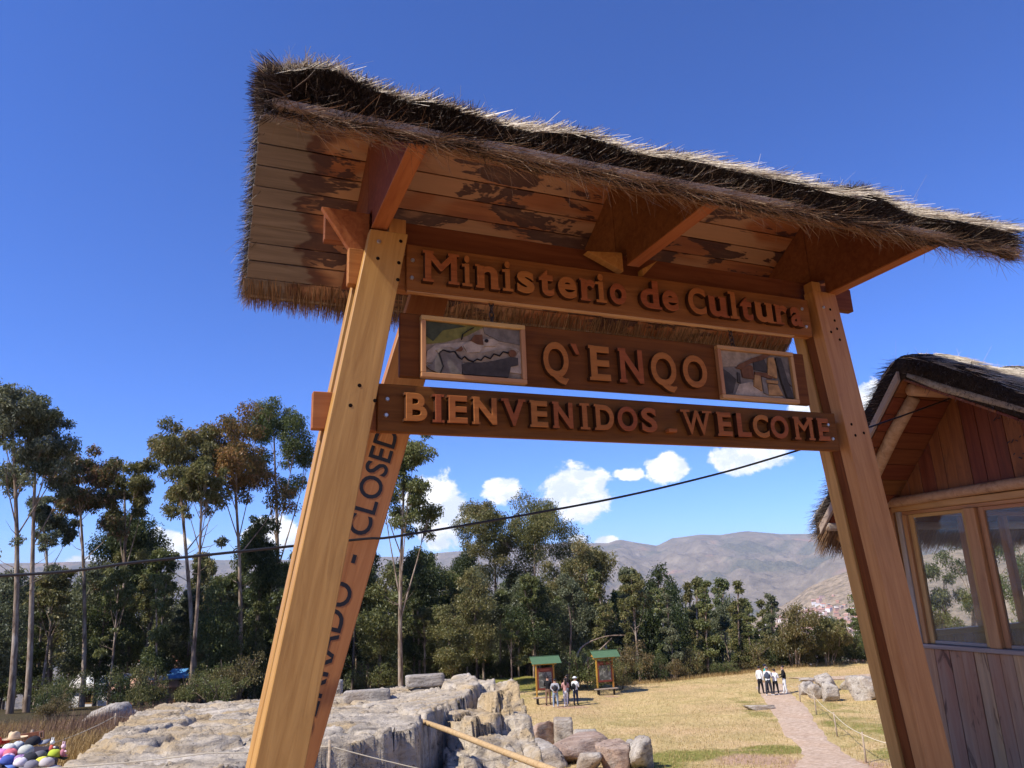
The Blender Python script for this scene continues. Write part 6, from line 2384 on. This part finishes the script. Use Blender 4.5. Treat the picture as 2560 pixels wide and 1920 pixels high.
for (u0, u1, w0, w1) in ((.195, .275, .052, .058), (.195, .275, -.058, -.052), (.195, .201, -.052, .052), (.269, .275, -.052, .052)):
    plank('pictogram_line', cS + Ls * u0 + up * (w0 + w1) / 2 + Nn * .003, cS + Ls * u1 + up * (w0 + w1) / 2 + Nn * .003, up, w1 - w0, .002, W_PIC, sp, 0)
plank('pictogram', cS + Ls * .222 + Nn * .003, cS + Ls * .248 + Nn * .003, up, .075, .002, B_BLK, sp, 0)

TAB_A, TAB_B = 11.6, -7.6
st = thing('stall_table', 'stall table under dark cloth heaped with hats and caps, bottom left corner', 'table', P3(TAB_A, TAB_B))
stall_z = lambda a: -.86 + .16 * (a - 11.0)
tc_ = [P3(10.6, -8.6), P3(10.6, -6.35), P3(12.45, -7.35), P3(12.6, -8.6)]
tp = [Vector((p.x, p.y, stall_z(a) - .05)) for p, a in zip(tc_, (10.6, 10.6, 12.6, 12.6))]
prism('table_cloth', [p - Vector((0, 0, .75)) for p in tp], tp, plain('dark_stall_cloth', (0.03, 0.022, 0.03), .9), st, .02)


def lathe(prof, n=18, squash=1.0, pinch=0.0):
    V, F = [], []
    for i, (r, z) in enumerate(prof):
        for k in range(n):
            q = 2 * math.pi * k / n
            x, y = r * math.cos(q), r * math.sin(q) * squash
            V.append((x, y, z - pinch * math.exp(-(y / .035) ** 2) * (z > .07) - pinch * .5 * (x > 0) * (z > .07)))
    for i in range(len(prof) - 1):
        for k in range(n):
            F.append((i * n + k, i * n + (k + 1) % n, (i + 1) * n + (k + 1) % n, (i + 1) * n + k))
    return V, F


def cap_(px_a, px_b, col, label, rot, tilt=.25, visor=None, dz=0.0, sc=1.0):
    x, y = [float(v) for v in xy(px_a, px_b)]
    loc = (x, y, stall_z(px_a) + dz)
    t = tag(bpy.data.objects.new('cap', None), label, 'cap', 'caps heaped on the stall')
    link(t, None, Matrix.Translation(loc) @ Matrix.Rotation(rot, 4, 'Z') @ Matrix.Rotation(tilt, 4, 'Y') @ Matrix.Scale(sc, 4))
    V, F = lathe([(.093, 0), (.095, .025), (.090, .055), (.073, .080), (.042, .096), (.008, .101)], 18)
    V2, F2 = [], []
    n = 12
    for i in range(n + 1):
        q = -1.15 + 2.3 * i / n
        for rr_ in (.092, .165 if True else 0):
            ex = rr_ * math.cos(q) if rr_ < .1 else .082 + .115 * math.cos(q * .9)
            ey = rr_ * math.sin(q) if rr_ < .1 else .105 * math.sin(q * 1.05)
            V2.append((ex, ey, .012 - (.018 if rr_ > .1 else 0) - .02 * (ey / .09) ** 2))
    F2 = [(2 * i, 2 * i + 1, 2 * i + 3, 2 * i + 2) for i in range(n)]
    for nm, v_, f_, m in (('crown', V, F, cloth(col)), ('visor', V2, F2, cloth(visor or col))):
        o = bpy.data.objects.new(nm, mk(nm, v_, f_, m, smooth=True))
        COL.objects.link(o)
        o.parent = t
        so = o.modifiers.new('thick', 'SOLIDIFY')
        so.thickness = .004
    return t


def hat_(a, b, z, col, band, label, sc=1.0, pinch=.03):
    x, y = [float(v) for v in xy(a, b)]
    t = tag(bpy.data.objects.new('brimmed_hat', None), label, 'hat')
    link(t, None, Matrix.Translation((x, y, z)) @ Matrix.Rotation(.9, 4, 'Z') @ Matrix.Rotation(-.06, 4, 'X') @ Matrix.Scale(sc, 4))
    Vb, Fb = lathe([(.085, .006), (.12, 0), (.165, .004), (.188, .018), (.190, .022)], 28)
    Vc, Fc = lathe([(.092, 0), (.090, .03), (.084, .075), (.078, .105), (.06, .125), (.02, .128), (.002, .128)], 24, .86, pinch)
    Vd, Fd = lathe([(.0935, .004), (.092, .026)], 24, .87)
    for nm, v_, f_, m in (('brim', Vb, Fb, cloth(col)), ('crown', Vc, Fc, cloth(col)), ('band', Vd, Fd, cloth(band))):
        o = bpy.data.objects.new(nm, mk(nm, v_, f_, m, smooth=True))
        COL.objects.link(o)
        o.parent = t
        so = o.modifiers.new('thick', 'SOLIDIFY')
        so.thickness = .004
    return t


hat_(12.73, -8.27, -.585, (.62, .46, .29), (.40, .26, .15), 'wide-brimmed straw hat with pinched crown on top of the stall', 1.02)
hat_(12.5, -8.40, -.62, (.62, .10, .045), (.35, .05, .03), 'bright red felt hat beside the straw hat, cut by the left photo edge', 1.0, .02)
hat_(12.3, -8.27, -.73, (.70, .70, .72), (.3, .3, .3), 'white brimmed hat below the red hat at the left photo edge', .9, .02)
hat_(12.35, -8.02, -.70, (.035, .022, .032), (.02, .015, .02), 'dark plum felt hat stacked under the straw hat', 1.05, .02)
hat_(12.30, -7.97, -.745, (.028, .020, .026), (.02, .015, .02), 'lowest black felt hat of the stack under the straw hat', 1.05, .02)
for a, b, col, lab, rot, tl, dz, sc, vis in (
        (11.98, -7.84, (.66, .64, .58), 'cream cap at the back of the heap, left of the small white one', -.7, .2, .09, 1, None),
        (12.08, -7.77, (.55, .57, .56), 'small grey-white cap at the very back of the heap', -.6, .3, .10, .85, None),
        (11.81, -7.84, (.72, .26, .50), 'bright pink cap at the left photo edge', -1.0, .2, .08, 1, (.62, .26, .55)),
        (11.81, -7.70, (.66, .16, .19), 'coral red cap with pale pink visor', -.7, .25, .08, 1, (.68, .36, .42)),
        (11.84, -7.49, (.50, .50, .42), 'pale speckled cap with dark underside in the middle of the heap', -.5, .1, .10, 1.1, (.56, .56, .48)),
        (12.11, -7.56, (.028, .028, .032), 'black cap standing highest at the back right of the heap', .3, -.25, .12, 1.15, (.24, .24, .26)),
        (11.69, -7.18, (.13, .125, .14), 'grey cap on the right side of the heap, brim hidden', 2.2, .3, .07, 1.05, None),
        (11.60, -7.26, (.035, .036, .042), 'charcoal cap in front of the pale speckled cap', -.3, .15, .07, 1.15, None),
        (11.57, -7.57, (.065, .10, .33), 'royal blue cap in the front row', -.5, .2, .07, 1.05, (.12, .20, .50)),
        (11.48, -7.32, (.66, .60, .64), 'whitish cap with grey visor in the front row', -.4, .2, .07, 1, (.22, .22, .24)),
        (11.73, -6.99, (.42, .50, .05), 'lime green cap with black sides near the right end', .2, .2, .08, .95, (.05, .06, .03)),
        (11.52, -7.03, (.62, .58, .08), 'yellow-visored cap near the right end of the heap', 2.6, .1, .06, .95, (.66, .62, .12)),
        (11.45, -6.92, (.45, .41, .40), 'light grey cap at the bottom right of the heap', -.2, .1, .06, 1.05, None),
        (11.62, -7.42, (.34, .20, .36), 'mauve cap wedged between the blue and the charcoal one', -.6, .3, .06, .95, None),
        (11.66, -7.62, (.62, .42, .56), 'pale lilac cap wedged behind the blue one', -.8, .3, .07, .95, (.16, .14, .17)),
        (11.40, -7.1, (.20, .19, .22), 'dark grey cap with a lime edge at the very bottom of the heap', -.3, .15, .05, 1.05, (.45, .52, .06))):
    cap_(a, b, col, lab, rot, tl, vis, dz, sc)


def soft_toy(a, b, c1, c2, label, dz=.04):
    x, y = [float(v) for v in xy(a, b)]
    t = thing('soft_toy', label, 'soft toy', (x, y, stall_z(a) + dz), None, 2.2)
    M0 = wmat(t)
    for nm, c, r, m in (('body', (0, 0, .06), (.042, .038, .06), c1), ('head', (0, 0, .145), (.035, .033, .035), c2), ('ear', (-.025, 0, .19), (.010, .008, .03), c2), ('ear', (.025, 0, .19), (.010, .008, .03), c2),
                        ('leg', (-.03, -.03, .015), (.016, .03, .016), c1), ('leg', (.03, -.03, .015), (.016, .03, .016), c1), ('arm', (-.05, -.01, .08), (.03, .014, .014), c2), ('arm', (.05, -.01, .08), (.03, .014, .014), c2)):
        bm = bmesh.new()
        bmesh.ops.create_icosphere(bm, subdivisions=2, radius=1)
        V = [(c[0] + q.co.x * r[0], c[1] + q.co.y * r[1], c[2] + q.co.z * r[2]) for q in bm.verts]
        F = np.array([tuple(q.index for q in f.verts) for f in bm.faces])
        bm.free()
        obj(nm, mk(nm, V, F, cloth(m), smooth=True), t, M0)


soft_toy(11.92, -7.15, (.55, .12, .08), (.72, .70, .66), 'small white and red soft toy standing behind the lime cap', .06)
soft_toy(11.74, -6.87, (.42, .17, .20), (.70, .48, .52), 'pink soft toy at the right end of the hat heap', .06)

# ------------------------------------------------------------------ buildings glimpsed between the trunks on the left
def far_house(a, b, L, W, H, wall, roofm, label, yaw, dz=0.0):
    p = P3(a, b, dz)
    t = thing('house', label, 'house', p, None, yaw)
    M0 = wmat(t)
    def part(nm, V, F, m, parent=t):
        o = obj(nm, mk(nm, V, F, m), parent, M0)
        return o
    rh = W * .28
    V = [(-L / 2, -W / 2, -2), (L / 2, -W / 2, -2), (L / 2, W / 2, -2), (-L / 2, W / 2, -2), (-L / 2, -W / 2, H), (L / 2, -W / 2, H), (L / 2, W / 2, H), (-L / 2, W / 2, H), (-L / 2, 0, H + rh), (L / 2, 0, H + rh)]
    part('wall', V, [(0, 1, 5, 4), (1, 2, 6, 9, 5), (2, 3, 7, 6), (3, 0, 4, 8, 7)], wall)
    e = .45
    for s in (-1, 1):
        part('roof', [(-L / 2 - e, s * (W / 2 + e), H - e * .5), (L / 2 + e, s * (W / 2 + e), H - e * .5), (L / 2 + e, 0, H + rh + .12), (-L / 2 - e, 0, H + rh + .12),
                      (-L / 2 - e, s * (W / 2 + e), H - e * .5 - .12), (L / 2 + e, s * (W / 2 + e), H - e * .5 - .12), (L / 2 + e, 0, H + rh), (-L / 2 - e, 0, H + rh)], BOXF, roofm)
    nwin = max(2, int(L // 2.6))
    for q in range(nwin):
        cx = (q + .5) / nwin * L - L / 2
        w = part('window', [(cx - .5, -W / 2 - .04, 1.0), (cx + .5, -W / 2 - .04, 1.0), (cx + .5, -W / 2 + .02, 1.0), (cx - .5, -W / 2 + .02, 1.0),
                            (cx - .5, -W / 2 - .04, 2.1), (cx + .5, -W / 2 - .04, 2.1), (cx + .5, -W / 2 + .02, 2.1), (cx - .5, -W / 2 + .02, 2.1)], BOXF, W_FRAME)
        part('pane', [(cx - .42, -W / 2 - .05, 1.08), (cx + .42, -W / 2 - .05, 1.08), (cx + .42, -W / 2 - .05, 2.02), (cx - .42, -W / 2 - .05, 2.02)], [(0, 1, 2, 3)], HOLE, w)


far_house(84, -42.5, 9, 6, 3.4, WALLS[1], ROOFS[0], 'house with red tiled roof seen between trunks, upper left of the stone slab', RZ_ + .2, 1.5)
far_house(72, -37.5, 6, 4.5, 2.7, WALLS[2], ROOFS[2], 'white house with pale tin roof glimpsed below the red-roofed one', RZ_ - .15, .3)
far_house(70, -32.0, 7, 4.5, 2.6, WALLS[0], ROOFS[1], 'brick house with salmon roof glimpsed between the trunks above the slab', RZ_ + .1, 0)
far_house(76, -29.0, 6, 5, 2.8, WALLS[2], ROOFS[1], 'white house with salmon tiles just left of the left gate post', RZ_ + .3, .4)
TARP_W, TARP_B = plain('white_tarp', (.66, .67, .70), .6, .3, .1, 3), plain('blue_tarp', (.10, .28, .52), .55, .35, .12, 3)
for a, b, m, w, lab in ((60, -27.6, TARP_W, 2.6, 'white tarpaulin stall roof glimpsed just above the stone slab'), (59, -25.4, TARP_B, 2.4, 'blue tarpaulin stall roof glimpsed just above the stone slab'),
                        (61, -32.5, TARP_W, 3.0, 'white tarpaulin stall roof further left between the dark trunks'), (60.5, -23.6, plain('red_parasol', (.45, .05, .05), .6), 1.7, 'red stall roof beside the scaly eucalyptus trunk')):
    p = P3(a, b)
    t = thing('market_stall', lab, 'stall', p, None, RZ_)
    M0 = wmat(t)
    for x in (-w / 2, w / 2):
        for y in (-1, 1):
            tube('pole', [M0 @ Vector((x, y, -.2)), M0 @ Vector((x, y, 2.0))], .03, W_GREY, t, 6)
    V = [(-w / 2 - .2, -1.25, 1.95), (w / 2 + .2, -1.25, 1.9), (w / 2 + .2, 0, 2.45), (-w / 2 - .2, 0, 2.5), (w / 2 + .2, 1.25, 1.95), (-w / 2 - .2, 1.25, 1.9)]
    o = obj('tarpaulin', mk('tarpaulin', V, [(0, 1, 2, 3), (3, 2, 4, 5)], m), t, M0)
    so = o.modifiers.new('thick', 'SOLIDIFY')
    so.thickness = .02
